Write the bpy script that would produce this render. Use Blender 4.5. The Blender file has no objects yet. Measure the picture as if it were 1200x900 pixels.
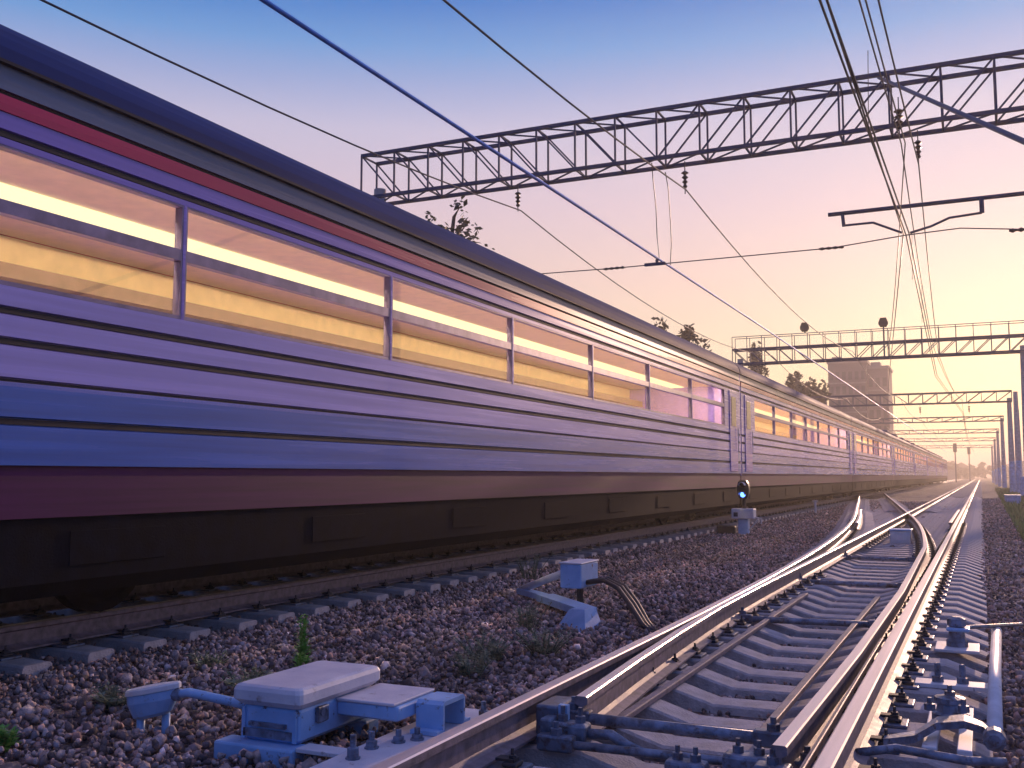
import bpy, math, random
import numpy as np
from mathutils import Vector, Matrix
R = math.radians
random.seed(7); rng = np.random.default_rng(11)
S = bpy.context.scene
COL = S.collection

# ------------------------------------------------------------------ camera, sky, sun, exposure
cam = bpy.data.cameras.new('camera'); cam_o = bpy.data.objects.new('camera', cam); COL.objects.link(cam_o)
cam.sensor_width = 36; cam.lens = 35.4; cam.clip_start = 0.05; cam.clip_end = 6000
cam_o.location = (0, 0, 1.08); cam_o.rotation_euler = (R(90 + 5.23), 0, R(24.9))
S.camera = cam_o
SUN_AZ, SUN_EL = 4.2, 9.5          # degrees to the right of the track direction (+Y), degrees above the horizon
sun_dir = Vector((math.sin(R(SUN_AZ)) * math.cos(R(SUN_EL)), math.cos(R(SUN_AZ)) * math.cos(R(SUN_EL)), math.sin(R(SUN_EL))))
SUN_STRENGTH = 3.7
HAZE = 0.0017
GAIN = 1.0
S.view_settings.view_transform = 'Standard'; S.view_settings.look = 'None'
S.view_settings.exposure = 0.0; S.view_settings.gamma = 1.0; S.view_settings.use_curve_mapping = False

def lin(c):
    return tuple(((v / 255) / 12.92 if v / 255 <= 0.04045 else ((v / 255 + 0.055) / 1.055) ** 2.4) for v in c)

W = bpy.data.worlds.new('World'); S.world = W; W.use_nodes = True
nt = W.node_tree; N = nt.nodes; L = nt.links; N.clear()
def wn(t, **k):
    n = N.new(t)
    for a, b in k.items(): setattr(n, a, b)
    return n
tc = wn('ShaderNodeTexCoord'); sx = wn('ShaderNodeSeparateXYZ'); L.new(tc.outputs['Generated'], sx.inputs[0])
def ramp(stops, src, nodes=None, links=None):
    r = (nodes or N).new('ShaderNodeValToRGB'); e = r.color_ramp.elements
    while len(e) > 1: e.remove(e[-1])
    e[0].position = stops[0][0]; e[0].color = (*stops[0][1], 1)
    for p, c in stops[1:]:
        q = e.new(p); q.color = (*c, 1)
    (links or L).new(src, r.inputs[0]); return r
warm = ramp([(0.0, lin((250, 205, 140))), (0.06, lin((244, 220, 162))), (0.12, lin((240, 219, 188))), (0.19, lin((241, 210, 204))),
             (0.26, lin((226, 203, 220))), (0.33, lin((206, 200, 230))), (0.368, lin((160, 178, 228))), (0.40, lin((104, 162, 228))), (0.44, lin((6, 124, 214))),
             (0.6, lin((62, 128, 216))), (1.0, lin((158, 145, 196)))], sx.outputs['Z'])
cold = ramp([(0.0, lin((34, 96, 190))), (0.25, lin((38, 112, 216))), (0.5, lin((80, 132, 222))),
             (1.0, lin((158, 145, 196)))], sx.outputs['Z'])
dot = wn('ShaderNodeVectorMath', operation='DOT_PRODUCT'); L.new(tc.outputs['Generated'], dot.inputs[0])
dot.inputs[1].default_value = (math.sin(R(SUN_AZ)), math.cos(R(SUN_AZ)), 0)
mr = wn('ShaderNodeMapRange', interpolation_type='SMOOTHSTEP'); L.new(dot.outputs['Value'], mr.inputs['Value'])
mr.inputs['From Min'].default_value = -0.15; mr.inputs['From Max'].default_value = 0.5
mix = wn('ShaderNodeMix', data_type='RGBA'); L.new(mr.outputs[0], mix.inputs['Factor'])
L.new(cold.outputs[0], mix.inputs['A']); L.new(warm.outputs[0], mix.inputs['B'])
sky = wn('ShaderNodeTexSky', sky_type='NISHITA', sun_disc=False, sun_elevation=R(SUN_EL), sun_rotation=R(SUN_AZ))
b1 = wn('ShaderNodeBackground'); L.new(mix.outputs['Result'], b1.inputs[0]); b1.inputs[1].default_value = 0.88 * GAIN
b2 = wn('ShaderNodeBackground'); L.new(sky.outputs[0], b2.inputs[0]); b2.inputs[1].default_value = 0.012 * GAIN
# aureole round the low sun
dot2 = wn('ShaderNodeVectorMath', operation='DOT_PRODUCT'); L.new(tc.outputs['Generated'], dot2.inputs[0]); dot2.inputs[1].default_value = (math.sin(R(2.0)), math.cos(R(2.0)), math.sin(R(1.5)))
pw = wn('ShaderNodeMath', operation='POWER'); mx = wn('ShaderNodeMath', operation='MAXIMUM'); mx.inputs[1].default_value = 0
L.new(dot2.outputs['Value'], mx.inputs[0]); L.new(mx.outputs[0], pw.inputs[0]); pw.inputs[1].default_value = 140
b3 = wn('ShaderNodeBackground'); b3.inputs[0].default_value = (1.0, 0.72, 0.38, 1)
ml = wn('ShaderNodeMath', operation='MULTIPLY'); L.new(pw.outputs[0], ml.inputs[0]); ml.inputs[1].default_value = 0.40 * GAIN
L.new(ml.outputs[0], b3.inputs[1])
a1 = wn('ShaderNodeAddShader'); a2 = wn('ShaderNodeAddShader'); out = wn('ShaderNodeOutputWorld')
L.new(b1.outputs[0], a1.inputs[0]); L.new(b2.outputs[0], a1.inputs[1]); L.new(a1.outputs[0], a2.inputs[0]); L.new(b3.outputs[0], a2.inputs[1])
L.new(a2.outputs[0], out.inputs[0])

sl = bpy.data.lights.new('sun', 'SUN'); so = bpy.data.objects.new('sun', sl); COL.objects.link(so)
sl.energy = SUN_STRENGTH; sl.angle = R(0.8); sl.color = (1.0, 0.62, 0.43)
so.rotation_euler = (-sun_dir).to_track_quat('-Z', 'Y').to_euler(); so.location = (5, 20, 40)
S.render.engine = 'CYCLES'
S.cycles.use_denoising = True; S.cycles.max_bounces = 8; S.cycles.volume_bounces = 0; S.cycles.transparent_max_bounces = 24
S.cycles.sample_clamp_indirect = 6; S.cycles.caustics_reflective = False; S.cycles.caustics_refractive = False

# ------------------------------------------------------------------ materials
MATS = {}
def mat(name, c, rough=0.7, metal=0.0, var=0.25, scale=6.0, bump=0.0, bscale=60.0, coat=0.0, c2=None, stretch=None, emit=None, estr=0, spec=0.5, vcol=False):
    m = bpy.data.materials.new(name); m.use_nodes = True; t = m.node_tree; n = t.nodes; l = t.links
    p = n['Principled BSDF']; p.inputs['Roughness'].default_value = rough; p.inputs['Metallic'].default_value = metal
    p.inputs['Coat Weight'].default_value = coat; p.inputs['Specular IOR Level'].default_value = spec
    co = n.new('ShaderNodeTexCoord'); src = co.outputs['Object']
    if stretch:
        mp = n.new('ShaderNodeMapping'); mp.inputs['Scale'].default_value = stretch; l.new(src, mp.inputs['Vector']); src = mp.outputs[0]
    no = n.new('ShaderNodeTexNoise'); no.inputs['Scale'].default_value = scale; no.inputs['Detail'].default_value = 6; l.new(src, no.inputs['Vector'])
    lo = c2 or tuple(v * (1 - var) for v in c); hi = c if c2 else tuple(min(1, v * (1 + var)) for v in c)
    r = ramp([(0.32, lo), (0.68, hi)], no.outputs['Fac'], n, l)
    colsrc = r.outputs[0]
    if vcol:
        at = n.new('ShaderNodeVertexColor'); at.layer_name = 'tint'
        mm = n.new('ShaderNodeMix'); mm.data_type = 'RGBA'; mm.blend_type = 'MULTIPLY'; mm.inputs['Factor'].default_value = 1
        l.new(colsrc, mm.inputs['A']); l.new(at.outputs[0], mm.inputs['B']); colsrc = mm.outputs['Result']
    l.new(colsrc, p.inputs['Base Color'])
    if rough > 0.1:
        rr = n.new('ShaderNodeMapRange'); l.new(no.outputs['Fac'], rr.inputs['Value'])
        rr.inputs['To Min'].default_value = max(0.05, rough - 0.12); rr.inputs['To Max'].default_value = min(1, rough + 0.12)
        l.new(rr.outputs[0], p.inputs['Roughness'])
    if bump:
        nb = n.new('ShaderNodeTexNoise'); nb.inputs['Scale'].default_value = bscale; nb.inputs['Detail'].default_value = 5; l.new(src, nb.inputs['Vector'])
        bp = n.new('ShaderNodeBump'); bp.inputs['Strength'].default_value = bump; bp.inputs['Distance'].default_value = 0.02
        l.new(nb.outputs['Fac'], bp.inputs['Height']); l.new(bp.outputs[0], p.inputs['Normal'])
    if emit:
        p.inputs['Emission Color'].default_value = (*emit, 1); p.inputs['Emission Strength'].default_value = estr
    MATS[name] = m; return m
def glass(name, tint, boost, rough=0.02):
    m = bpy.data.materials.new(name); m.use_nodes = True; t = m.node_tree; n = t.nodes; l = t.links; n.clear()
    o = n.new('ShaderNodeOutputMaterial'); tr = n.new('ShaderNodeBsdfTransparent'); tr.inputs[0].default_value = (*tint, 1)
    g = n.new('ShaderNodeBsdfGlossy'); g.inputs['Roughness'].default_value = rough; g.inputs[0].default_value = (1.0, 0.74, 0.46, 1); fr = n.new('ShaderNodeFresnel'); fr.inputs[0].default_value = boost  # gloss tinted warm, putting sunset colour into the reflections
    mi = n.new('ShaderNodeMixShader'); l.new(fr.outputs[0], mi.inputs[0]); l.new(tr.outputs[0], mi.inputs[1]); l.new(g.outputs[0], mi.inputs[2]); l.new(mi.outputs[0], o.inputs[0])
    MATS[name] = m; return m
def emitter(name, c, s):
    m = bpy.data.materials.new(name); m.use_nodes = True; n = m.node_tree.nodes; l = m.node_tree.links; n.clear()
    o = n.new('ShaderNodeOutputMaterial'); e = n.new('ShaderNodeEmission'); e.inputs[0].default_value = (*c, 1); e.inputs[1].default_value = s
    l.new(e.outputs[0], o.inputs[0]); MATS[name] = m; return m

ST = (0.12, 0.045, 1.0)
mat('violet_paint', (0.26, 0.19, 0.66), 0.26, spec=0.35, coat=0.12, var=0.12, scale=9, stretch=(1, 0.035, 1.6))
mat('lilac_paint', (0.45, 0.38, 0.82), 0.26, spec=0.35, coat=0.12, var=0.12, scale=9, stretch=(1, 0.035, 1.6))
mat('blue_paint', (0.05, 0.16, 0.55), 0.26, spec=0.35, coat=0.12, var=0.2, scale=9, stretch=(1, 0.035, 1.6))
mat('roof_paint', (0.015, 0.035, 0.14), 0.7, spec=0.1, var=0.3, scale=5, stretch=(1, 0.06, 1))
mat('band_paint', (0.13, 0.17, 0.27), 0.3, spec=0.3, var=0.2, scale=8, stretch=(1, 0.04, 1.5))
mat('red_paint', (0.62, 0.025, 0.12), 0.28, spec=0.3, coat=0.0, var=0.15, scale=8, stretch=(1, 0.04, 1.5))
mat('maroon_paint', (0.10, 0.014, 0.08), 0.5, spec=0.2, var=0.35, scale=8, stretch=(1, 0.05, 1.5))
mat('rubber_and_shade', (0.012, 0.010, 0.02), 0.7)
mat('underframe', (0.004, 0.006, 0.012), 0.9, spec=0.08, var=0.4, bump=0.2)
mat('cream_lining', (0.82, 0.66, 0.42), 0.6, var=0.08)
mat('rack_brown', (0.16, 0.11, 0.09), 0.6)
mat('window_frame', (0.20, 0.17, 0.30), 0.35, metal=0.3)
glass('coach_glass', (0.97, 0.96, 0.93), 2.0)
emitter('lamp_strip', (1.0, 0.86, 0.50), 1.6)
emitter('hidden_fill_light', (1.0, 0.76, 0.46), 105.0)  # for unseen strips added to brighten the coach interior
mat('rail_steel', (0.74, 0.64, 0.65), 0.36, metal=0.9, var=0.05, scale=12, stretch=(3, 0.08, 1))
mat('rail_rust', (0.21, 0.165, 0.19), 0.55, metal=0.1, var=0.35, scale=16, bump=0.15, bscale=140)
mat('fastening', (0.03, 0.033, 0.045), 0.6, metal=0.3, var=0.4)
mat('steel_plate', (0.14, 0.18, 0.26), 0.45, metal=0.5, var=0.35, bump=0.1)
mat('concrete', (0.46, 0.41, 0.41), 0.85, var=0.25, scale=9, bump=0.5, bscale=70)
mat('stone', (0.46, 0.395, 0.38), 0.85, var=0.35, scale=30, bump=0.35, bscale=120, vcol=True)
mat('pale_blue_paint', (0.34, 0.54, 0.82), 0.42, var=0.16, scale=9, bump=0.06, c2=(0.24, 0.43, 0.70))  # blue skylight on shaded sides put into the paint colour
mat('lit_top_paint', (0.74, 0.70, 0.72), 0.5, scale=7, bump=0.08, c2=(0.58, 0.56, 0.62))  # paler copy of the machine paint, light on its top put into the colour
mat('worn_blue_steel', (0.17, 0.21, 0.29), 0.5, metal=0.35, var=0.5, scale=15, bump=0.2)
mat('white_paint', (0.70, 0.68, 0.70), 0.5, var=0.12)
mat('black_rubber', (0.012, 0.012, 0.018), 0.5)
mat('black_paint', (0.014, 0.014, 0.02), 0.45)
mat('truss_steel', (0.028, 0.045, 0.11), 0.6, metal=0.2, var=0.3, scale=5)
mat('wire', (0.035, 0.04, 0.07), 0.5, metal=0.4)
mat('blue_wire', (0.02, 0.20, 0.75), 0.45, metal=0.3)
mat('porcelain', (0.05, 0.03, 0.03), 0.3)
mat('mast_concrete', (0.48, 0.42, 0.40), 0.85, var=0.2, bump=0.3)
mat('mast_blue', (0.28, 0.44, 0.68), 0.6)
mat('bark', (0.06, 0.045, 0.035), 0.9, bump=0.6, bscale=20)
def leafmat(name, c):
    return mat(name, c, 0.65, var=0.45, scale=1.3)
leafmat('leaf_dark', (0.035, 0.055, 0.03)); leafmat('leaf_olive', (0.055, 0.065, 0.03)); leafmat('weed_green', (0.17, 0.42, 0.07)); leafmat('weed_grey', (0.17, 0.215, 0.14)); leafmat('grass_green', (0.20, 0.26, 0.07)); leafmat('far_leaf', (0.07, 0.07, 0.075))
mat('tower_wall', (0.10, 0.065, 0.10), 0.85, var=0.1)
mat('tower_wall_light', (0.13, 0.085, 0.12), 0.85, var=0.1)
mat('tower_slab', (0.20, 0.15, 0.18), 0.85)
mat('dark_glass', (0.05, 0.045, 0.07), 0.15, var=0.1)
mat('house_wall', (0.30, 0.24, 0.26), 0.9)
mat('house_roof', (0.14, 0.08, 0.09), 0.9)
emitter('signal_blue', (0.08, 0.22, 1.0), 6.0)
mat('lens_dark', (0.03, 0.01, 0.01), 0.15)

def chips(name, rustc=(0.10, 0.045, 0.025), scale=22, lo=0.66, hi=0.72):
    t = MATS[name].node_tree; n = t.nodes; l = t.links; p = n['Principled BSDF']; src = p.inputs['Base Color'].links[0].from_socket
    co = n.new('ShaderNodeTexCoord'); no = n.new('ShaderNodeTexNoise'); no.inputs['Scale'].default_value = scale; no.inputs['Detail'].default_value = 10; no.inputs['Roughness'].default_value = 0.7
    l.new(co.outputs['Object'], no.inputs['Vector']); mr = n.new('ShaderNodeMapRange'); l.new(no.outputs['Fac'], mr.inputs['Value'])
    mr.inputs['From Min'].default_value = lo; mr.inputs['From Max'].default_value = hi
    mx = n.new('ShaderNodeMix'); mx.data_type = 'RGBA'; l.new(mr.outputs[0], mx.inputs['Factor']); l.new(src, mx.inputs['A']); mx.inputs['B'].default_value = (*rustc, 1); l.new(mx.outputs['Result'], p.inputs['Base Color'])
chips('pale_blue_paint', scale=14, lo=.60, hi=.68); chips('lit_top_paint', (0.22, 0.16, 0.13), 12, .60, .74); chips('white_paint', scale=16, lo=.62, hi=.70); chips('worn_blue_steel', (0.07, 0.05, 0.045), 18, .52, .66); chips('steel_plate', (0.09, 0.055, 0.04), 16, .5, .68)

# ------------------------------------------------------------------ mesh helpers
class MB:
    def __init__(s): s.v = []; s.f = []; s.m = []; s.c = []
    def add(s, vs, fs, mi=0):
        b = len(s.v); s.c.append((b, len(s.f))); s.v += [tuple(p) for p in vs]; s.f += [tuple(b + i for i in f) for f in fs]; s.m += [mi] * len(fs); return s
    def box(s, x0, x1, y0, y1, z0, z1, mi=0, bev=0.0):
        if bev <= 0:
            vs = [(x, y, z) for z in (z0, z1) for (x, y) in ((x0, y0), (x1, y0), (x1, y1), (x0, y1))]
            return s.add(vs, [(3, 2, 1, 0), (4, 5, 6, 7), (0, 1, 5, 4), (1, 2, 6, 5), (2, 3, 7, 6), (3, 0, 4, 7)], mi)
        b = min(bev, (x1 - x0) / 2.2, (y1 - y0) / 2.2, (z1 - z0) / 2.2)
        rings = []
        for (zz, o) in ((z0, b), (z0 + b, 0), (z1 - b, 0), (z1 - 0.3 * b, 0.3 * b), (z1, b)):
            c = b
            pts = [(x0 + o + c, y0 + o), (x1 - o - c, y0 + o), (x1 - o - c * .3, y0 + o + c * .3), (x1 - o, y0 + o + c), (x1 - o, y1 - o - c), (x1 - o - c * .3, y1 - o - c * .3), (x1 - o - c, y1 - o), (x0 + o + c, y1 - o), (x0 + o + c * .3, y1 - o - c * .3), (x0 + o, y1 - o - c), (x0 + o, y0 + o + c), (x0 + o + c * .3, y0 + o + c * .3)]
            rings.append([(p[0], p[1], zz) for p in pts])
        return s.loft(rings, True, True, mi)
    def loft(s, rings, cap0=True, cap1=True, mi=0, closed=True):
        n = len(rings[0]); vs = [p for r in rings for p in r]; fs = []
        for k in range(len(rings) - 1):
            for i in range(n if closed else n - 1):
                j = (i + 1) % n; fs.append((k * n + i, k * n + j, (k + 1) * n + j, (k + 1) * n + i))
        if cap0: fs.append(tuple(reversed(range(n))))
        if cap1: fs.append(tuple((len(rings) - 1) * n + i for i in range(n)))
        return s.add(vs, fs, mi)
    def tube(s, pts, r, seg=8, mi=0, caps=True):
        pts = [Vector(p) for p in pts]; rings = []
        rr = r if isinstance(r, (list, tuple)) else [r] * len(pts)
        for i, p in enumerate(pts):
            d = (pts[min(i + 1, len(pts) - 1)] - pts[max(i - 1, 0)]).normalized()
            up = Vector((0, 0, 1)) if abs(d.z) < 0.95 else Vector((1, 0, 0))
            a = d.cross(up).normalized(); b = a.cross(d).normalized()
            rings.append([p + (a * math.cos(t) + b * math.sin(t)) * rr[i] for t in [2 * math.pi * k / seg for k in range(seg)]])
        return s.loft(rings, caps, caps, mi)
    def bar(s, p0, p1, w, h=None, mi=0):
        p0 = Vector(p0); p1 = Vector(p1); d = (p1 - p0).normalized(); up = Vector((0, 0, 1)) if abs(d.z) < 0.95 else Vector((0, 1, 0))
        a = d.cross(up).normalized() * w / 2; b = d.cross(a).normalized() * (h or w) / 2
        return s.loft([[p + a + b, p - a + b, p - a - b, p + a - b] for p in (p0, p1)], True, True, mi)
    def lathe(s, c, prof, seg=14, axis='z', mi=0):
        rings = []
        for (r, t) in prof:
            ring = []
            for k in range(seg):
                a = 2 * math.pi * k / seg; u, w = r * math.cos(a), r * math.sin(a)
                ring.append((c[0] + u, c[1] + w, c[2] + t) if axis == 'z' else (c[0] + t, c[1] + u, c[2] + w) if axis == 'x' else (c[0] + w, c[1] + t, c[2] + u))
            rings.append(ring)
        return s.loft(rings, True, True, mi)
    def sweep(s, prof, path, mi=0, mis=None, z=0.0):
        # profile (x across, z) along a path of (x, y), cross-section square to the path
        rings = []
        for i, p in enumerate(path):
            a = path[max(i - 1, 0)]; b = path[min(i + 1, len(path) - 1)]
            d = Vector((b[0] - a[0], b[1] - a[1])).normalized(); r = (d.y, -d.x)
            rings.append([(p[0] + r[0] * q[0], p[1] + r[1] * q[0], z + q[1]) for q in prof])
        n = len(prof); base = len(s.v); s.v += [tuple(p) for rr in rings for p in rr]
        for k in range(len(rings) - 1):
            for i in range(n):
                j = (i + 1) % n; s.f.append((base + k * n + i, base + k * n + j, base + (k + 1) * n + j, base + (k + 1) * n + i)); s.m.append(mis[i] if mis else mi)
        s.f.append(tuple(base + i for i in reversed(range(n)))); s.m.append(mi); s.f.append(tuple(base + (len(rings) - 1) * n + i for i in range(n))); s.m.append(mi)
        return s
    def each(s, name, mats, parent, smooth=False):
        # every piece added becomes an object of its own
        out = []
        for i, (v0, f0) in enumerate(s.c):
            v1, f1 = s.c[i + 1] if i + 1 < len(s.c) else (len(s.v), len(s.f))
            q = MB(); q.v = s.v[v0:v1]; q.f = [tuple(a - v0 for a in f) for f in s.f[f0:f1]]; q.m = s.m[f0:f1]; out.append(q.build(name, mats, parent, smooth=smooth))
        return out
    def build(s, name, mats, parent=None, loc=None, smooth=False, **tags):
        if isinstance(mats, str): mats = [mats]
        org = Vector((0, 0, 0))
        if parent is not None:
            q = parent
            while q.parent: q = q.parent
            org = Vector(q.get('_org', (0, 0, 0)))
        elif loc is not None: org = Vector(loc)
        me = bpy.data.meshes.new(name); me.from_pydata([(x - org.x, y - org.y, z - org.z) for x, y, z in s.v], [], s.f)
        for mm in mats: me.materials.append(MATS[mm])
        me.polygons.foreach_set('material_index', s.m)
        if smooth: me.polygons.foreach_set('use_smooth', [True] * len(s.f))
        me.update()
        o = bpy.data.objects.new(name, me); COL.objects.link(o)
        if parent is not None: o.parent = parent
        elif loc is not None: o.location = org
        for k, v in tags.items(): o[k] = v
        return o
def thing(name, label, cat, loc, group=None):
    o = bpy.data.objects.new(name, None); COL.objects.link(o); o.location = loc; o.empty_display_size = 0.2
    o['label'] = label; o['category'] = cat; o['_org'] = tuple(loc)
    if group: o['group'] = group
    return o
def tag(o, label, cat, group=None):
    o['label'] = label; o['category'] = cat
    if group: o['group'] = group
    return o
def copy_tree(o, parent=None):
    c = o.copy(); COL.objects.link(c)
    if parent is not None: c.parent = parent
    for ch in list(o.children): copy_tree(ch, c)
    return c

# ------------------------------------------------------------------ ground
XL, XR = -2.04, -0.58                 # straight track, rail centres
TN, TF = -6.45, -8.05                 # train track, near and far rail
TC = (TN + TF) / 2
mg = bpy.data.materials.new('ballast_ground'); mg.use_nodes = True
t = mg.node_tree; n = t.nodes; l = t.links; p = n['Principled BSDF']; p.inputs['Roughness'].default_value = 0.92
co = n.new('ShaderNodeTexCoord')
v1 = n.new('ShaderNodeTexVoronoi'); v1.inputs['Scale'].default_value = 18; l.new(co.outputs['Object'], v1.inputs['Vector'])
hs = n.new('ShaderNodeSeparateXYZ'); l.new(v1.outputs['Color'], hs.inputs[0])
r1 = ramp([(0.0, (0.05, 0.042, 0.048)), (0.35, (0.11, 0.09, 0.10)), (0.7, (0.18, 0.15, 0.16)), (0.93, (0.27, 0.23, 0.235)), (1.0, (0.45, 0.41, 0.42))], hs.outputs['X'], n, l)
n1 = n.new('ShaderNodeTexNoise'); n1.inputs['Scale'].default_value = 0.35; n1.inputs['Detail'].default_value = 8; l.new(co.outputs['Object'], n1.inputs['Vector'])
r2 = ramp([(0.35, (0.6, 0.55, 0.55)), (0.65, (1.2, 1.1, 1.05))], n1.outputs['Fac'], n, l)
mm = n.new('ShaderNodeMix'); mm.data_type = 'RGBA'; mm.blend_type = 'MULTIPLY'; mm.inputs['Factor'].default_value = 1
l.new(r1.outputs[0], mm.inputs['A']); l.new(r2.outputs[0], mm.inputs['B'])
# soil and dry grass beside the tracks
sxy = n.new('ShaderNodeSeparateXYZ'); l.new(co.outputs['Object'], sxy.inputs[0])
nd = n.new('ShaderNodeMath'); nd.operation = 'MULTIPLY_ADD'; l.new(n1.outputs['Fac'], nd.inputs[0]); nd.inputs[1].default_value = 1.6; l.new(sxy.outputs['X'], nd.inputs[2])
mr2 = n.new('ShaderNodeMapRange'); l.new(nd.outputs[0], mr2.inputs['Value']); mr2.inputs['From Min'].default_value = 1.5; mr2.inputs['From Max'].default_value = 2.6
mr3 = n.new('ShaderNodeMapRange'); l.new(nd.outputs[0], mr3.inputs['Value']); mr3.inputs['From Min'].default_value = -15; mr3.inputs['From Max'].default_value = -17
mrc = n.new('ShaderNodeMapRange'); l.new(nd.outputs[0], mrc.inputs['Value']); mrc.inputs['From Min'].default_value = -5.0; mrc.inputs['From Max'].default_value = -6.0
mcx = n.new('ShaderNodeMix'); mcx.data_type = 'RGBA'; l.new(mrc.outputs[0], mcx.inputs['Factor']); l.new(mm.outputs['Result'], mcx.inputs['A']); mcx.inputs['B'].default_value = (0.022, 0.02, 0.025, 1)  # near-black put in for shade under and beyond the train
ad = n.new('ShaderNodeMath'); ad.operation = 'MAXIMUM'; l.new(mr2.outputs[0], ad.inputs[0]); l.new(mr3.outputs[0], ad.inputs[1])
n2 = n.new('ShaderNodeTexNoise'); n2.inputs['Scale'].default_value = 1.7; n2.inputs['Detail'].default_value = 9; l.new(co.outputs['Object'], n2.inputs['Vector'])
r3 = ramp([(0.35, (0.07, 0.055, 0.04)), (0.55, (0.075, 0.085, 0.03)), (0.75, (0.14, 0.12, 0.06))], n2.outputs['Fac'], n, l)
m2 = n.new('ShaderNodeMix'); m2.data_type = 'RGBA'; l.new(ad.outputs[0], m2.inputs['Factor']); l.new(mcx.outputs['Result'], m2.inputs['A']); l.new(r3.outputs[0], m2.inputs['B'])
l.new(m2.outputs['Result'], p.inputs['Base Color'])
bp = n.new('ShaderNodeBump'); bp.inputs['Strength'].default_value = 0.9; bp.inputs['Distance'].default_value = 0.03; bp.invert = True
l.new(v1.outputs['Distance'], bp.inputs['Height']); l.new(bp.outputs[0], p.inputs['Normal'])
MATS['ballast_ground'] = mg
GZ = -0.33
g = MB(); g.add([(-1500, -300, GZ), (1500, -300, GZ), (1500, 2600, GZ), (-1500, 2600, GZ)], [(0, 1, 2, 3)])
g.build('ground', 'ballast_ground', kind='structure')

# ------------------------------------------------------------------ crushed stone (one mass nobody could count)
def protos():
    out = []
    ico_v = []; phi = (1 + 5 ** .5) / 2
    for a in (-1, 1):
        for b in (-phi, phi): ico_v += [(0, a, b), (a, b, 0), (b, 0, a)]
    ico_v = np.array(ico_v) / math.hypot(1, phi)
    import itertools
    fs = []
    for i, j, k in itertools.combinations(range(12), 3):
        if all(abs(np.linalg.norm(ico_v[a] - ico_v[b]) - 1.0515) < 0.02 for a, b in ((i, j), (j, k), (i, k))):
            nrm = np.cross(ico_v[j] - ico_v[i], ico_v[k] - ico_v[i])
            fs.append((i, j, k) if nrm @ ico_v[i] > 0 else (i, k, j))
    for q in range(14):
        v = ico_v * (0.75 + 0.5 * rng.random((12, 1)))
        # chop with a few planes so that facets read as crushed rock
        for _ in range(5):
            d = rng.normal(size=3); d /= np.linalg.norm(d); h = v @ d; lim = 0.55 + 0.2 * rng.random(); ex = np.clip(h - lim, 0, None); v = v - ex[:, None] * d
        v = v * np.array([1.0, 0.8, 0.62]) * (0.9 + 0.3 * rng.random(3))
        out.append((v, np.array(fs)))
    return out
PR = protos()
zones = [  # x0, x1, y0, y1, per m2, size0, size1, z0, z1
    (-6.1, -2.45, 2.4, 9, 700, .016, .042, -.33, -.265), (-6.1, -2.45, 9, 16, 420, .02, .044, -.33, -.27), (-6.2, -3.0, 16, 34, 230, .02, .042, -.33, -.28),
    (-6.2, -4.0, 34, 60, 90, .03, .05, -.33, -.28),
    (0.0, 2.6, 3.2, 13, 560, .016, .04, -.345, -.285), (-0.05, 2.2, 13, 36, 220, .02, .042, -.345, -.285),
    (-.05, 2.6, 36, 70, 60, .03, .05, -.34, -.29), (-6.0, .0, 32, 60, 60, .03, .05, -.34, -.30),
    (-2.7, 0.05, 3.0, 12, 520, .014, .03, -.35, -.31), (-3.2, 0.0, 12, 32, 220, .018, .036, -.345, -.30),
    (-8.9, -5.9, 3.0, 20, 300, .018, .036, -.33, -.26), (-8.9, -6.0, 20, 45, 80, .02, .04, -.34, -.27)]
VV = []; FF = []; CC = []; vb = 0
pal = np.array([(0.9, 0.82, 0.82), (0.5, 0.42, 0.42), (1.2, 0.98, 0.90), (0.26, 0.23, 0.25), (1.5, 1.15, 1.0), (0.75, 0.73, 0.8), (1.05, 0.70, 0.60), (2.0, 1.8, 1.7)])
pp = np.array([.2, .2, .12, .2, .07, .08, .10, .025]); pp = pp / pp.sum()
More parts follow.
